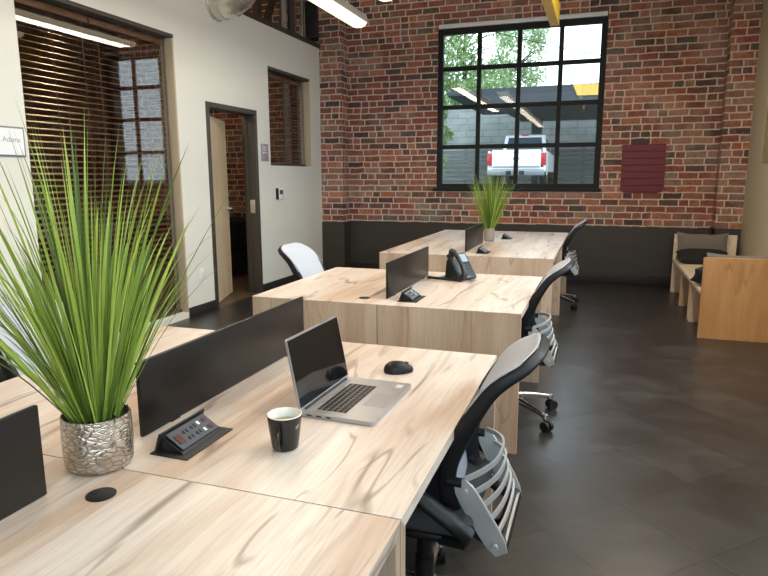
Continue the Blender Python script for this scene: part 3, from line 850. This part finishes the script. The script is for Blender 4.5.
def back_pt(s, y, off=0.0):
    x, z = prof_at(s); x1, z1 = prof_at(min(1, s + .02)); x0, z0 = prof_at(max(0, s - .02))
    d = math.hypot(x1 - x0, z1 - z0)
    return Vector((x - .03 * ((y / .22) ** 2 - .7) + off * (z1 - z0) / d, y, z - off * (x1 - x0) / d))
def make_chair(label):
    t = thing('office_chair', label, 'office chair', (0, 0, 0), 0, 'mesh-back office chairs at the desks')
    # seat
    mb = MB().box(-.27, .185, -.235, .235, .425, .475, .022, 4)
    for v in mb.bm.verts:
        v.co.z += .018 * (abs(v.co.y) / .235) ** 2 - .02 * max(0, (-.12 - v.co.x) / .15) ** 2
    mb.build('seat', 'seatmesh', t, smooth=60)
    MB().box(-.25, .17, -.215, .215, .405, .432, .01, 3).build('seat_pan', 'black', t)
    MB().box(-.12, .12, -.07, .07, .345, .41, .015, 3).tube([(.0, .07, .375), (.0, .19, .375)], .006).build('tilt_mechanism', 'black', t)
    # backrest mesh
    g = MB(); R = []
    for i in range(29):
        s = i / 28; w = half_w(s)
        R.append([g.bm.verts.new(back_pt(s, (w + .008) * (j / 8 - 1), -.020)) for j in range(17)])
    for i in range(28):
        for j in range(16): g.bm.faces.new((R[i][j], R[i][j + 1], R[i + 1][j + 1], R[i + 1][j]))
    g.build('backrest', 'mesh', t, smooth=80, solid=.004)
    # frame around it
    loop = [back_pt(i / 34, -half_w(i / 34)) for i in range(35)]
    wt = half_w(1.0)
    loop += [back_pt(1, wt * q) for q in (-.7, -.35, 0, .35, .7)]
    loop += [back_pt(i / 34, half_w(i / 34)) for i in range(34, -1, -1)]
    wb = half_w(0)
    loop += [back_pt(0, wb * q) for q in (.5, 0, -.5)]
    sec = [(.026 * math.copysign(abs(math.cos(2 * PI * k / 14)) ** .7, math.cos(2 * PI * k / 14)), .014 * math.copysign(abs(math.sin(2 * PI * k / 14)) ** .7, math.sin(2 * PI * k / 14))) for k in range(14)]
    sc = [1 - .45 * max(0, (i / 34 - .55) / .45) for i in range(35)]
    sc = sc + [.55] * 5 + sc[::-1] + [.9] * 3
    def upv(i, p):
        i2 = i if i < 35 else (34 if i < 40 else max(0, 74 - i))
        q = min(34, i2) / 34; x1, z1 = prof_at(min(1, q + .02)); x0, z0 = prof_at(max(0, q - .02))
        return Vector((z1 - z0, 0, x0 - x1))
    MB().sweep(loop, sec, closed=True, up=upv, scales=sc).build('back_frame', 'black', t, smooth=60)
    # silver lumbar cradle: two raked side plates and six bowed ribs
    lb = None
    A0, A1 = Vector((.144, 0, .586)), Vector((.264, 0, .378))
    for sg in (-1, 1):
        pl = MB()
        pts = [A0 + (A1 - A0) * q + Vector((0, sg * (.182 - .018 * q), 0)) for q in (0, .12, .3, .5, .7, .88, 1)]
        sec = [(.006, -.030), (.006, .030), (-.006, .030), (-.006, -.030)]
        pl.sweep(pts, sec, up=(0, 1, 0), scales=[.55, .9, 1, 1, 1, .9, .6])
        q0 = A0 + (A1 - A0) * .14; q1 = A0 + (A1 - A0) * .86
        for q in (q0, q1): pl.cyl((q.x, sg * .178, q.z), (q.x, sg * .192, q.z), .009, 12)
        pp_ = pl.build('lumbar_side_plate', 'silver', t, smooth=40); lb = lb or pp_
    for k in range(6):
        u = k / 5
        A = A0 + (A1 - A0) * (.02 + .94 * u) + Vector((.012, 0, .010)); Rr = Vector((.222 + .038 * u, 0, .608 - .198 * u))
        pts = []
        for j in range(25):
            v = -1 + 2 * j / 24; w = 1 - abs(v) ** 2.6
            pts.append((A.x + (Rr.x - A.x) * w + .012 * w, v * (.182 - .018 * u), A.z + (Rr.z - A.z) * w))
        sec = [(.0075, .0035), (.0075, -.0035), (-.0075, -.0035), (-.0075, .0035)]
        MB().sweep(pts, sec, up=(0, 0, 1)).build('lumbar_rib', 'silver', t, smooth=40)
    MB().tube([(.02, 0, .375), (.14, 0, .350), (.21, 0, .350), (.245, 0, .370), (.255, 0, .40)], .030, 12, radii=[.03, .03, .028, .026, .022], flat=.55).build('back_support', 'black', t, smooth=60)
    MB().tube([(.258, -.158, .392), (.258, .158, .392)], .022, 12).build('lumbar_cross_bar', 'black', t, smooth=60)
    for sg in (-1, 1):
        MB().tube([(.108, sg * .160, .50), (.15, sg * .155, .45), (.20, sg * .148, .415), (.25, sg * .140, .394)], .017, 10, radii=[.019, .018, .017, .016]).build('frame_strut', 'black', t, smooth=60)
        MB().tube([(.112, sg * .180, .58), (.152, sg * .180, .580)], .014, 10).build('lumbar_pivot', 'black', t, smooth=60)
    # arms
    for sg in (-1, 1):
        ar = MB().tube([(.10, sg * .20, .415), (.175, sg * .235, .438), (.185, sg * .245, .465), (.13, sg * .25, .505), (.05, sg * .25, .555), (-.04, sg * .25, .61), (-.09, sg * .25, .635)],
                       .024, 14, radii=[.018, .021, .025, .026, .024, .020, .018], flat=.75).build('armrest', 'black', t, smooth=60)
        MB().box(-.27, -.02, sg * .25 - .038, sg * .25 + .038, .632, .66, .011, 3).build('arm_pad', 'rubber', ar)
    # base
    MB().lathe([(.0, .345), (.026, .345), (.026, .22), (.030, .22), (.034, .10), (.0, .10)], 20).build('gas_lift', 'black', t)
    MB().lathe([(.0, .085), (.050, .085), (.054, .10), (.046, .135), (.0, .14)], 24).build('base_hub', 'chrome', t)
    for k in range(5):
        a = math.radians(36 + 72 * k); d = Vector((math.cos(a), math.sin(a), 0))
        pts = [d * .035 + Vector((0, 0, .118)), d * .12 + Vector((0, 0, .113)), d * .22 + Vector((0, 0, .098)), d * .305 + Vector((0, 0, .080))]
        lg = MB().tube(pts, .020, 12, radii=[.024, .020, .016, .013], flat=.8, up=(0, 0, 1)).lathe([(.0, .066), (.016, .066), (.017, .078), (.015, .094), (.0, .096)], 14, (d.x * .30, d.y * .30, 0)).build('base_leg', 'chrome', t, smooth=50)
        c = MB(); s = Vector((-d.y, d.x, 0)); ctr = d * .312 + Vector((0, 0, .029))
        for sg in (-1, 1): c.cyl(ctr + s * (sg * .008), ctr + s * (sg * .026), .029, 20)
        c.cyl(ctr - s * .01, ctr + s * .01, .012, 10)
        c.tube([d * .30 + Vector((0, 0, .070)), d * .30 + Vector((0, 0, .050)), d * .31 + Vector((0, 0, .035))], .009, 10)
        c.build('caster', 'rubber', t, smooth=40)
    return t
ch = make_chair('black office chair with grey mesh back and silver ribs, beside the laptop desk')
ch.location = (-.47, 1.755, 0)
CH2 = dup(ch, (-.47, 3.60, 0), 'black office chair with grey mesh back and silver ribs, at the telephone desk')
dup(ch, (-.462, 7.02, 0), 'black mesh office chair with silver ribs at the far block near the brick wall')
dup(ch, (-1.725, 3.90, 0), 'office chair with pale mesh back between left wall and the bare middle desk', PI)
dup(ch, (-1.735, 1.72, 0), 'office chair at left edge with pale mesh back half hidden behind the big grass plant', PI)

for c_ in ch.children:
    if c_.name.split('.')[0] in ('base_leg', 'caster', 'base_hub'): c_.rotation_euler = (0, 0, math.radians(-13))
# ------------------------------------------------------------------ benches by the right wall
def bench(label, y0, y1, tall, legs):
    ym = (y0 + y1) / 2
    t = thing('bench', label, 'bench', (1.21, ym, 0), 0, 'wooden benches along the right wall')
    x0, x1 = -.34, .335
    MB().box(x0, x1, y0 - ym + (.03 if tall == 'near' else 0), y1 - ym - (.03 if tall == 'far' else 0), .385, .415, .0015, 1).build('seat_board', 'wood_seat', t)
    a = (y0, y0 + .03) if tall == 'near' else (y1 - .03, y1)
    MB().box(x0, x1, a[0] - ym, a[1] - ym, 0, .715, .0015, 1).build('end_panel', 'wood_bench' if tall == 'near' else 'wood_seat', t)
    for yl in legs: MB().box(x0 + .004, x1, yl - ym, yl - ym + .03, 0, .385, .0015, 1).build('leg_panel', 'wood_side', t)
    MB().box(x1 - .03, x1, y0 - ym + .035, y1 - ym - .035, .05, .385, .001, 1).build('back_panel', 'wood_side', t)
bench('long wooden cubby bench along the right wall, its tall end panel against the brick', 6.665, 8.30, 'far', (6.70, 7.40))
bench('short wooden bench at right edge whose honey-coloured end panel faces the camera', 5.94, 6.655, 'near', (6.60,))
def cushion(name, label, mat, loc, size, rot, n=14, pinch=.35, sag=0.0, group=None):
    mb = MB(); sx, sy_, sz = size
    V = {}
    for side in (1, -1):
        for i in range(n + 1):
            for j in range(n + 1):
                u = -1 + 2 * i / n; v = -1 + 2 * j / n
                if (abs(u) == 1 or abs(v) == 1) and side == -1: V[(side, i, j)] = V[(1, i, j)]; continue
                th = ((1 - abs(u) ** 3.2) * (1 - abs(v) ** 3.2)) ** .55
                k = 1 - .07 * (1 - v * v) * (abs(u) > .0) * abs(u) ** 2 - 0
                k2 = 1 - .07 * (1 - u * u) * abs(v) ** 2
                V[(side, i, j)] = mb.bm.verts.new((u * sx / 2 * k, v * sy_ / 2 * k2 - sag * (1 - u * u) * (v > 0) * v, side * sz / 2 * th))
    for side in (1, -1):
        for i in range(n):
            for j in range(n):
                q = [V[(side, i, j)], V[(side, i + 1, j)], V[(side, i + 1, j + 1)], V[(side, i, j + 1)]]
                mb.bm.faces.new(q if side > 0 else q[::-1])
    o = mb.build(name, mat, None, loc, smooth=80)
    o.rotation_euler = rot
    return tag(o, label, 'cushion', group)
cushion('cushion', 'grey back cushion leaning on the bench end at the brick wall', 'greyfab', (1.165, 8.185, .585), (.56, .335, .12), (math.radians(80), 0, 0), sag=.02)
cushion('cushion', 'black seat cushion lying in front of the grey back cushion', 'blackfab', (1.15, 7.93, .488), (.56, .36, .15), (math.radians(12), 0, 0))
cushion('cushion', 'grey back cushion behind the honey-coloured bench panel, only its top edge showing', 'greyfab', (1.17, 6.05, .585), (.54, .335, .09), (math.radians(97), 0, 0), sag=.01)
cushion('cushion', 'dark blue cushion peeking out left of the honey-coloured bench panel', 'bluefab', (1.105, 6.30, .510), (.54, .30, .15), (math.radians(-28), 0, 0))

# ------------------------------------------------------------------ things on the walls
# maroon painted patch on the brick, with ragged lower corners
pp = [(.224, 1.80), (.40, 1.806), (.58, 1.80), (.742, 1.806), (.744, 1.65), (.752, 1.45), (.748, 1.30), (.752, 1.255), (.73, 1.205), (.66, 1.19), (.52, 1.188), (.40, 1.184), (.34, 1.195), (.26, 1.198), (.226, 1.225), (.232, 1.40), (.228, 1.62)]
tag(MB().prism(pp, 0, .008, lambda a, b, h: (a, YB - h, b)).build('painted_patch', 'maroon', smooth=None), 'dark red painted square on the brick wall right of the window', 'painted patch')
# small fittings on the left wall
def text_obj(name, body, size, loc, rot, mat, parent, ext=.0006):
    cu = bpy.data.curves.new(name, 'FONT'); cu.body = body; cu.size = size; cu.extrude = ext; cu.align_x = 'CENTER'; cu.align_y = 'CENTER'
    tmp = bpy.data.objects.new(name, cu); COL.objects.link(tmp)
    dg = bpy.context.evaluated_depsgraph_get()
    me = bpy.data.meshes.new_from_object(tmp.evaluated_get(dg)); bpy.data.objects.remove(tmp)
    me.materials.clear(); me.materials.append(M[mat])
    o = bpy.data.objects.new(name, me); COL.objects.link(o); o.location = loc; o.rotation_euler = rot; o.parent = parent
    return o
sg = thing('wall_sign', 'white card sign in grey frame on the left wall near the big window', 'sign', (XL, 3.275, 1.555))
MB().box(.0, .012, -.20, .19, 0, .205, .002).build('frame', 'signframe', sg)
MB().box(.012, .0135, -.19, .178, .012, .193).build('card', 'paper', sg, smooth=None)
text_obj('lettering', '/. Adams', .052, (.0142, .06, .115), (PI / 2, 0, PI / 2), 'ink', sg)
pq = thing('door_plaque', 'grey room plaque on the wall right of the open door', 'sign', (XL, 6.86, 1.60))
MB().box(0, .010, -.085, .085, 0, .205, .002).build('plate', 'greyplate', pq)
li = MB()
for k, w in enumerate((.05, .035, .055)): li.box(.010, .0106, -w, w, .155 - .03 * k, .163 - .03 * k)
li.build('raised_lines', 'paper', pq, smooth=None)
th = thing('thermostat', 'small white thermostat with dark edge on the left wall past the door', 'thermostat', (XL, 7.20, 1.13))
MB().box(0, .032, -.075, .075, 0, .135, .006).build('body', 'white', th)
MB().box(.0, .035, -.086, -.070, -.004, .139, .003).build('side_cover', 'black', th)
MB().box(.032, .034, -.045, .045, .06, .115, .001).build('display', 'bluegrey', th)
wo = thing('wall_outlet', 'white electrical outlet low on the left wall before the open door', 'outlet', (XL, 5.46, .355))
MB().box(0, .008, -.042, .042, 0, .118, .003).build('cover_plate', 'white', wo)
for z in (.038, .080): MB().box(.008, .0095, -.018, .018, z - .015, z + .015, .001).build('receptacle', 'white', wo)

# ------------------------------------------------------------------ overhead: duct, lamps, beam, conduits
dt = thing('air_duct', 'round galvanised duct elbow coming out of the top of the left wall', 'duct', (XL, 5.95, 3.18))
pts = [(-.10, 0, 0), (.10, 0, 0.0)]
for k in range(1, 5):
    a = math.radians(18 * k); pts.append((.10 + .34 * math.sin(a), 0, .34 * (1 - math.cos(a))))
a = math.radians(72); e = Vector(pts[-1]); d = Vector((math.cos(a), 0, math.sin(a)))
pts += [tuple(e + d * .35), tuple(e + d * .72)]
MB().tube(pts, .155, 32, up=(0, 1, 0)).build('elbow', 'duct', dt, smooth=25)
rb = MB()
for k in (1, 2, 3, 4, 5):
    p = Vector(pts[k]); t0 = (Vector(pts[k + 1]) - Vector(pts[k - 1])).normalized()
    rb.tube([p - t0 * .008, p + t0 * .008], .162, 32, up=(0, 1, 0))
rb.build('seam_rings', 'duct', dt)
rb = MB().tube([(.0, 0, 0), (.02, 0, 0)], .172, 32); rb.build('wall_collar', 'duct', dt)

def pendant(label, x, y0, y1, z):
    t = thing('pendant_lamp', label, 'pendant lamp', (x, (y0 + y1) / 2, z), 0, 'linear pendant lamps')
    L = (y1 - y0) / 2
    MB().prism([(-.095, .0), (-.10, .02), (-.085, .075), (-.05, .095), (.05, .095), (.085, .075), (.10, .02), (.095, .0)], -L, L, lambda a, b, h: (a, h, b)).build('housing', 'lampbody', t, smooth=30)
    MB().prism([(-.092, .001), (-.07, -.03), (-.03, -.045), (.03, -.045), (.07, -.03), (.092, .001)], -L + .004, L - .004, lambda a, b, h: (a, h, b)).build('diffuser', 'lamp', t, smooth=40)
    for q in (-.86, .86): MB().cyl((0, q * L, .09), (0, q * L, ZC - z), .003, 8).build('hanging_wire', 'conduit', t)
    return t
pendant('long linear pendant lamp at the top left with its end above the brick corner', -2.51, 1.9, 6.5, 3.0)
pendant('linear pendant lamp at the top edge right of the long pendant, only its tip showing', -1.86, -3.0, 5.5, 2.96)
pendant('unseen linear pendant lamp added for light high over the right aisle', .45, 1.5, 6.6, 3.45)  # out-of-view lamp added to brighten the upper right brick and benches
LP2 = [(-2.51, 4.2, 3.0, 4.4, 1.15), (-1.86, 1.25, 2.96, 8.0, .5), (.45, 4.05, 3.45, 5.0, 2.2)]

yb = thing('yellow_crane_beam', 'yellow steel beam end hanging in front of the grid window', 'beam', (-.545, 4.0, 2.93))
MB().box(-.045, .045, -3.0, 3.0, 0, .012, .002).box(-.045, .045, -3.0, 3.0, .188, .20, .002).box(.030, .045, -3.0, 3.0, .010, .19, .002).box(-.045, .045, 2.99, 3.0, .0, .20, .001).build('channel', 'yellow', yb)
for q in (-2.4, 0.5): MB().box(-.02, .02, q - .02, q + .02, .20, ZC - 2.93, .002).build('hanger', 'darksteel', yb)

for i, (y, r) in enumerate(((7.86, .032), (7.98, .030), (8.12, .045), (8.26, .022), (8.44, .020), (8.60, .020))):
    x = XL - .225 - .03 * (i % 2)
    tag(MB().cyl((x, y, PZ - .6 if False else 0), (x, y, ZC), r, 14).build('conduit_pipe', 'conduit' if i not in (2,) else 'darksteel'),
        ['thick grey conduit pipe above the left wall nearest the camera', 'grey conduit pipe above the left wall, second from the camera', 'dark brown pipe among the grey conduits above the left wall',
         'slim grey conduit pipe just past the dark brown pipe above the left wall', 'slim grey conduit of the pair near the brick corner, the nearer one', 'slim grey conduit of the pair near the brick corner, the farther one'][i], 'pipe', 'conduit pipes above the partition')
jb = thing('junction_box', 'dark electrical box on the back wall above the end of the left partition', 'electrical box', (XL - .12, YB - .001, 3.36))
MB().box(-.10, .10, -.22, 0, 0, .50, .006).build('body', 'darksteel', jb); MB().box(-.085, .085, -.226, -.22, .02, .48, .003).build('lid', 'blackmat', jb)
br = thing('steel_brace', 'diagonal dark steel brace above the left wall by the brick corner', 'brace', (XL - .42, 7.55, 0))
MB().box(-.04, .04, -.05, .05, 0, ZC - .02, .004).build('post', 'darksteel', br)
MB().tube([(.0, .02, 3.15), (.0, .70, 4.15)], .05, 4).build('diagonal', 'darksteel', br, smooth=20)
MB().tube([(.05, .22, 3.05), (.05, .90, 4.05)], .03, 4).build('diagonal', 'conduit', br, smooth=20)

# furniture glimpsed through the door
st = thing('armchair', 'dark armchair with a pale seat cushion seen through the open door', 'armchair', (-5.18, 7.72, 0), math.radians(160))
MB().box(-.30, .30, -.30, .30, .10, .38, .03, 3).build('seat_base', 'blackfab', st)
MB().box(-.25, .25, -.24, .26, .385, .46, .03, 3).build('seat_cushion', 'tan', st)
MB().box(-.30, -.18, -.30, .30, .38, .80, .04, 3).build('backrest', 'blackfab', st)
for sg_ in (-1, 1): MB().box(-.28, .30, sg_ * .31 - .04, sg_ * .31 + .04, .10, .58, .03, 3).build('arm', 'blackfab', st)
for a in (-.24, .24):
    for b in (-.26, .26): MB().cyl((a, b, 0), (a, b, .11), .018, 10).build('leg', 'black', st)
rl = thing('added_ceiling_lamp', 'unseen hanging lamp added to light the office behind the partition', 'lamp', (-5.6, 5.6, 3.35))  # lamp added out of view to brighten the office
MB().lathe([(.0, .12), (.05, .12), (.20, .02), (.21, .0), (.195, .0), (.05, .10)], 28).build('shade', 'darksteel', rl)
MB().lathe([(.0, -.005), (.06, .0), (.075, .03), (.05, .07), (.0, .08)], 18).build('bulb', 'lamp', rl)
MB().cyl((0, 0, .12), (0, 0, ZC - 3.35), .006, 8).build('cord', 'cord', rl)

# ------------------------------------------------------------------ outside
GZ = 1.09
struct(MB().box(-60, 60, YB + .4, 70, -0.3, GZ).build('ground', 'asphalt', smooth=None))
struct(MB().box(-60, 60, -60, YB + .35, -0.4, -.12).build('ground', 'ground', smooth=None))
# retaining wall behind the car park
struct(MB().box(-20, 12, 31.0, 31.6, GZ, 4.66).build('wall_yard', 'block', smooth=None))
fe = thing('slat_fence', 'low grey slatted fence in front of the block wall outside', 'fence', (-3.4, 30.2, GZ))
fb = MB()
for k in range(7): fb.box(-6.5, 8.0, -.02, .02, .10 + .21 * k, .27 + .21 * k, .005, 1)
fb.build('slats', 'fence', fe)
for k in range(9): MB().box(-6.5 + 1.8 * k, -6.4 + 1.8 * k, .02, .12, 0, 1.62).build('post', 'fence', fe, smooth=None)
cn = thing('carport', 'dark steel carport canopy over the white pickup outside the window', 'carport', (0, 0, GZ))
MB().prism([(-4.17, 4.42 - GZ), (-4.12, 4.13 - GZ), (-3.62, 3.86 - GZ), (5.3, 3.86 - GZ), (5.3, 4.45 - GZ)], 22.6, 30.0, lambda a, b, h: (a, h, b)).build('canopy', 'canopy', cn, smooth=None)
MB().box(-5.40, -4.12, 22.6, 30.0, 4.22 - GZ, 4.38 - GZ, .01).build('side_gutter', 'canopy', cn)
MB().prism([(-1.08, 4.41 - GZ), (5.28, 4.41 - GZ), (5.28, 3.97 - GZ), (-.93, 4.06 - GZ)], 22.57, 22.6, lambda a, b, h: (a, h, b)).build('fascia_stripe', 'canyellow', cn, smooth=None)
MB().prism([(-3.01, 3.88 - GZ), (-2.55, 3.88 - GZ), (-2.64, 0), (-2.92, 0)], 28.3, 28.6, lambda a, b, h: (a, h, b)).build('post', 'canopy', cn, smooth=None)
MB().box(4.3, 4.55, 28.3, 28.6, 0, 3.88 - GZ).build('post', 'canopy', cn, smooth=None)
# pickup
tk = thing('pickup_truck', 'white pickup truck parked outside, seen from behind through the window', 'truck', (-2.80, 22.0, GZ))
bd = MB()
bd.box(-.98, -.90, 0.03, 2.2, .46, 1.17, .03, 3).box(.90, .98, 0.03, 2.2, .46, 1.17, .03, 3).box(-.95, .95, 0.05, 2.2, .46, .62, .01)
bd.box(-.98, .98, 2.15, 5.6, .46, 1.14, .06, 3)
bd.prism([(2.2, 1.12), (2.30, 1.45), (2.45, 1.82), (2.75, 1.88), (3.9, 1.86), (4.2, 1.78), (4.85, 1.14)], -.80, .80, lambda a, b, h: (h * (1 - .10 * max(0, (b - 1.12) / .76)), a, b))
bd.build('body', 'truck', tk, smooth=40)
MB().box(-.82, .82, -.02, .05, .56, 1.20, .015, 3).build('tailgate', 'truck', tk)
MB().box(-.80, .80, -.025, -.018, .60, .66, .003).box(-.10, .10, -.03, -.018, 1.09, 1.13, .004).build('tailgate_trim', 'bumper', tk)
e_ = MB().box(-.11, .11, -.028, -.019, .885, .935, .004, 1).prism([(-.055, .86), (.035, .86), (.055, .96), (-.035, .96)], -.032, -.019, lambda a, b, h: (a, h, b))
e_.build('badge', 'black', tk, smooth=None)
for sg_ in (-1, 1):
    MB().box(min(sg_ * .82, sg_ * .985), max(sg_ * .82, sg_ * .985), -.01, .14, .68, 1.10, .012, 2).build('tail_light', 'tail', tk)
    MB().box(min(sg_ * 1.0, sg_ * 1.2), max(sg_ * 1.0, sg_ * 1.2), 3.9, 4.0, 1.08, 1.30, .03, 2).build('side_mirror', 'black', tk)
MB().box(-.96, .96, -.18, .02, .34, .54, .03, 3).build('rear_bumper', 'bumper', tk)
for q in (-.32, .12): MB().box(q, q + .18, -.187, -.178, .36, .50, .004).build('bumper_step', 'black', tk)
MB().prism([(-.68, 1.20), (.68, 1.20), (.60, 1.74), (-.60, 1.74)], 0, .02, lambda a, b, h: (a, 2.20 + (b - 1.12) * .345 - h, b)).build('rear_window', 'truckglass', tk, smooth=None)
MB().box(-.12, .12, 2.42, 2.50, 1.80, 1.86, .008).build('brake_light', 'tail', tk)
for sg_ in (-1, 1):
    MB().prism([(2.55, 1.20), (2.72, 1.70), (3.9, 1.70), (4.45, 1.20)], 0, .012, lambda a, b, h, s_=sg_: (s_ * (.80 * (1 - .10 * (b - 1.12) / .76) + h), a, b)).build('side_window', 'truckglass', tk, smooth=None)
for yy in (1.15, 4.65):
    for sg_ in (-1, 1):
        w_ = MB().lathe([(.0, -.11), (.20, -.11), (.36, -.12), (.385, -.09), (.385, .09), (.36, .12), (.20, .11), (.0, .11)], 28)
        for v in w_.bm.verts: v.co = Vector((v.co.z + sg_ * .84, v.co.y + yy, v.co.x + .385))
        wo_ = w_.build('wheel', 'rubber', tk, smooth=30)
        r_ = MB().lathe([(.0, .0), (.19, .0), (.20, -.02)], 20)
        for v in r_.bm.verts: v.co = Vector((sg_ * (.84 + .125 + v.co.z), v.co.y + yy, v.co.x + .385))
        r_.build('rim', 'chrome', wo_, smooth=30)
# trees
def tree(label, loc, h, crown, seed, mats, nleaf=11000):
    rnd = random.Random(seed)
    t = thing('tree', label, 'tree', loc, 0, 'trees outside the window')
    tr = MB().tube([(0, 0, 0), (.1, 0, h * .35), (-.05, .1, h * .7), (.05, 0, h * .95)], .16, 10, radii=[.2, .15, .10, .03])
    for k in range(9):
        a = rnd.uniform(0, 2 * PI); z = h * rnd.uniform(.3, .85); L = crown * rnd.uniform(.5, .95)
        tr.tube([(0, 0, z), (math.cos(a) * L * .5, math.sin(a) * L * .5, z + L * .3), (math.cos(a) * L, math.sin(a) * L, z + L * .45)], .05, 7, radii=[.06, .04, .015])
    tr.build('trunk', 'bark', t)
    g = MB()
    cl = [(rnd.uniform(-1, 1) * crown * .75, rnd.uniform(-1, 1) * crown * .75, h * rnd.uniform(.22, 1.0), crown * rnd.uniform(.25, .45)) for _ in range(60)]
    for k in range(nleaf):
        c = rnd.choice(cl); v = Vector((rnd.gauss(0, 1), rnd.gauss(0, 1), rnd.gauss(0, 1))).normalized() * (c[3] * rnd.random() ** .4)
        p = Vector((c[0], c[1], c[2])) + v; s = rnd.uniform(.07, .17)
        a = Vector((rnd.gauss(0, 1), rnd.gauss(0, 1), rnd.gauss(0, 1))).normalized(); b = a.orthogonal().normalized()
        f = g.bm.faces.new([g.bm.verts.new(p + a * s), g.bm.verts.new(p + b * s * .5), g.bm.verts.new(p - a * s), g.bm.verts.new(p - b * s * .5)])
        f.material_index = rnd.choice((0, 1))
    g.build('leaves', mats, t, smooth=None, normals=False)
tree('pale leafy tree filling the upper left panes of the grid window', (-7.6, 36.0, GZ), 10.2, 2.7, 3, ['tree1', 'tree2'])
tree('leafy tree behind the carport in the second column of panes', (-5.6, 44.0, GZ), 10.2, 2.1, 4, ['tree2', 'tree2'], 7000)
tree('low bushy tree at the left edge of the grid window', (-6.55, 25.0, GZ), 3.6, .75, 6, ['tree1', 'tree2'], 1200)
tree('distant small tree top above the carport at the right panes', (-.4, 46.0, GZ), 6.2, 2.0, 9, ['tree2', 'tree2'], 900)
pw = thing('power_line', 'thin black cable crossing the sky outside the window', 'cable', (0, 33.4, GZ))
cv = []
for k in range(25):
    x = -14 + 24 * k / 24; cv.append((x, 0, 5.95 + (-.265) * x + .008 * (x + 2) ** 2))
MB().tube(cv, .02, 6).build('wire', 'black', pw)
for c_ in (cv[0], cv[-1]): MB().cyl((c_[0], 0, 0), (c_[0], 0, c_[2] + .2), .12, 10).build('pole', 'bark', pw)

# ------------------------------------------------------------------ light
wd = bpy.data.worlds.new('overcast sky'); scene.world = wd; wd.use_nodes = True
nt = wd.node_tree; nt.nodes.clear()
bg = nt.nodes.new('ShaderNodeBackground'); ow = nt.nodes.new('ShaderNodeOutputWorld')
bg.inputs[0].default_value = (0.80, 0.92, 1.0, 1); bg.inputs[1].default_value = 3.6
nt.links.new(bg.outputs[0], ow.inputs[0])
def area(name, loc, rot, sx, sy_, power, col, portal=False, spread=PI):
    l = bpy.data.lights.new(name, 'AREA'); l.shape = 'RECTANGLE'; l.size = sx; l.size_y = sy_; l.energy = power; l.color = col; l.spread = spread
    if portal: l.cycles.is_portal = True
    o = bpy.data.objects.new(name, l); COL.objects.link(o); o.location = loc; o.rotation_euler = rot; return o
DAY = (0.80, 0.91, 1.0)
for (y0, y1, z0, z1) in RW:
    area('daylight_fill', (XR + .26, (y0 + y1) / 2, (z0 + z1) / 2), (0, math.radians(90), 0), z1 - z0, y1 - y0, 120 if y0 > 3 else 62, DAY)  # area lamps added outside the unseen side windows to brighten the room
for (x0, x1, z0, z1) in FW:
    area('daylight_fill', ((x0 + x1) / 2, YF - .26, (z0 + z1) / 2), (math.radians(90), 0, 0), x1 - x0, z1 - z0, 95, DAY)  # same added fill behind the unseen front window
area('sky portal', ((WX0 + WX1) / 2, YB + .2, (WZ0 + WZ1) / 2), (math.radians(-90), 0, 0), WX1 - WX0, WZ1 - WZ0, 1, DAY, True)
WARM = (1.0, 0.87, 0.70)
for (x, y, z, L, k_) in LP2:
    area('lamp light', (x, y, z - .06), (0, 0, 0), .16, L, 38 * k_ * L / 4.4, WARM)
    area('lamp uplight', (x, y, z + .11), (PI, 0, 0), .10, L, 52 * k_ * L / 4.4, WARM)
pl_ = bpy.data.lights.new('added office lamp light', 'POINT'); pl_.energy = 55; pl_.color = (1.0, .72, .42); pl_.shadow_soft_size = .08
po = bpy.data.objects.new('added office lamp light', pl_); COL.objects.link(po); po.location = (-5.6, 5.6, 3.25)

vs_ = scene.view_settings
vs_.view_transform = 'Standard'; vs_.look = 'None'; vs_.gamma = 1.0; vs_.use_curve_mapping = False; vs_.exposure = 0.0
scene.cycles.use_denoising = True
scene.cycles.max_bounces = 10; scene.cycles.diffuse_bounces = 5; scene.cycles.transparent_max_bounces = 16
scene.cycles.sample_clamp_indirect = 6.0
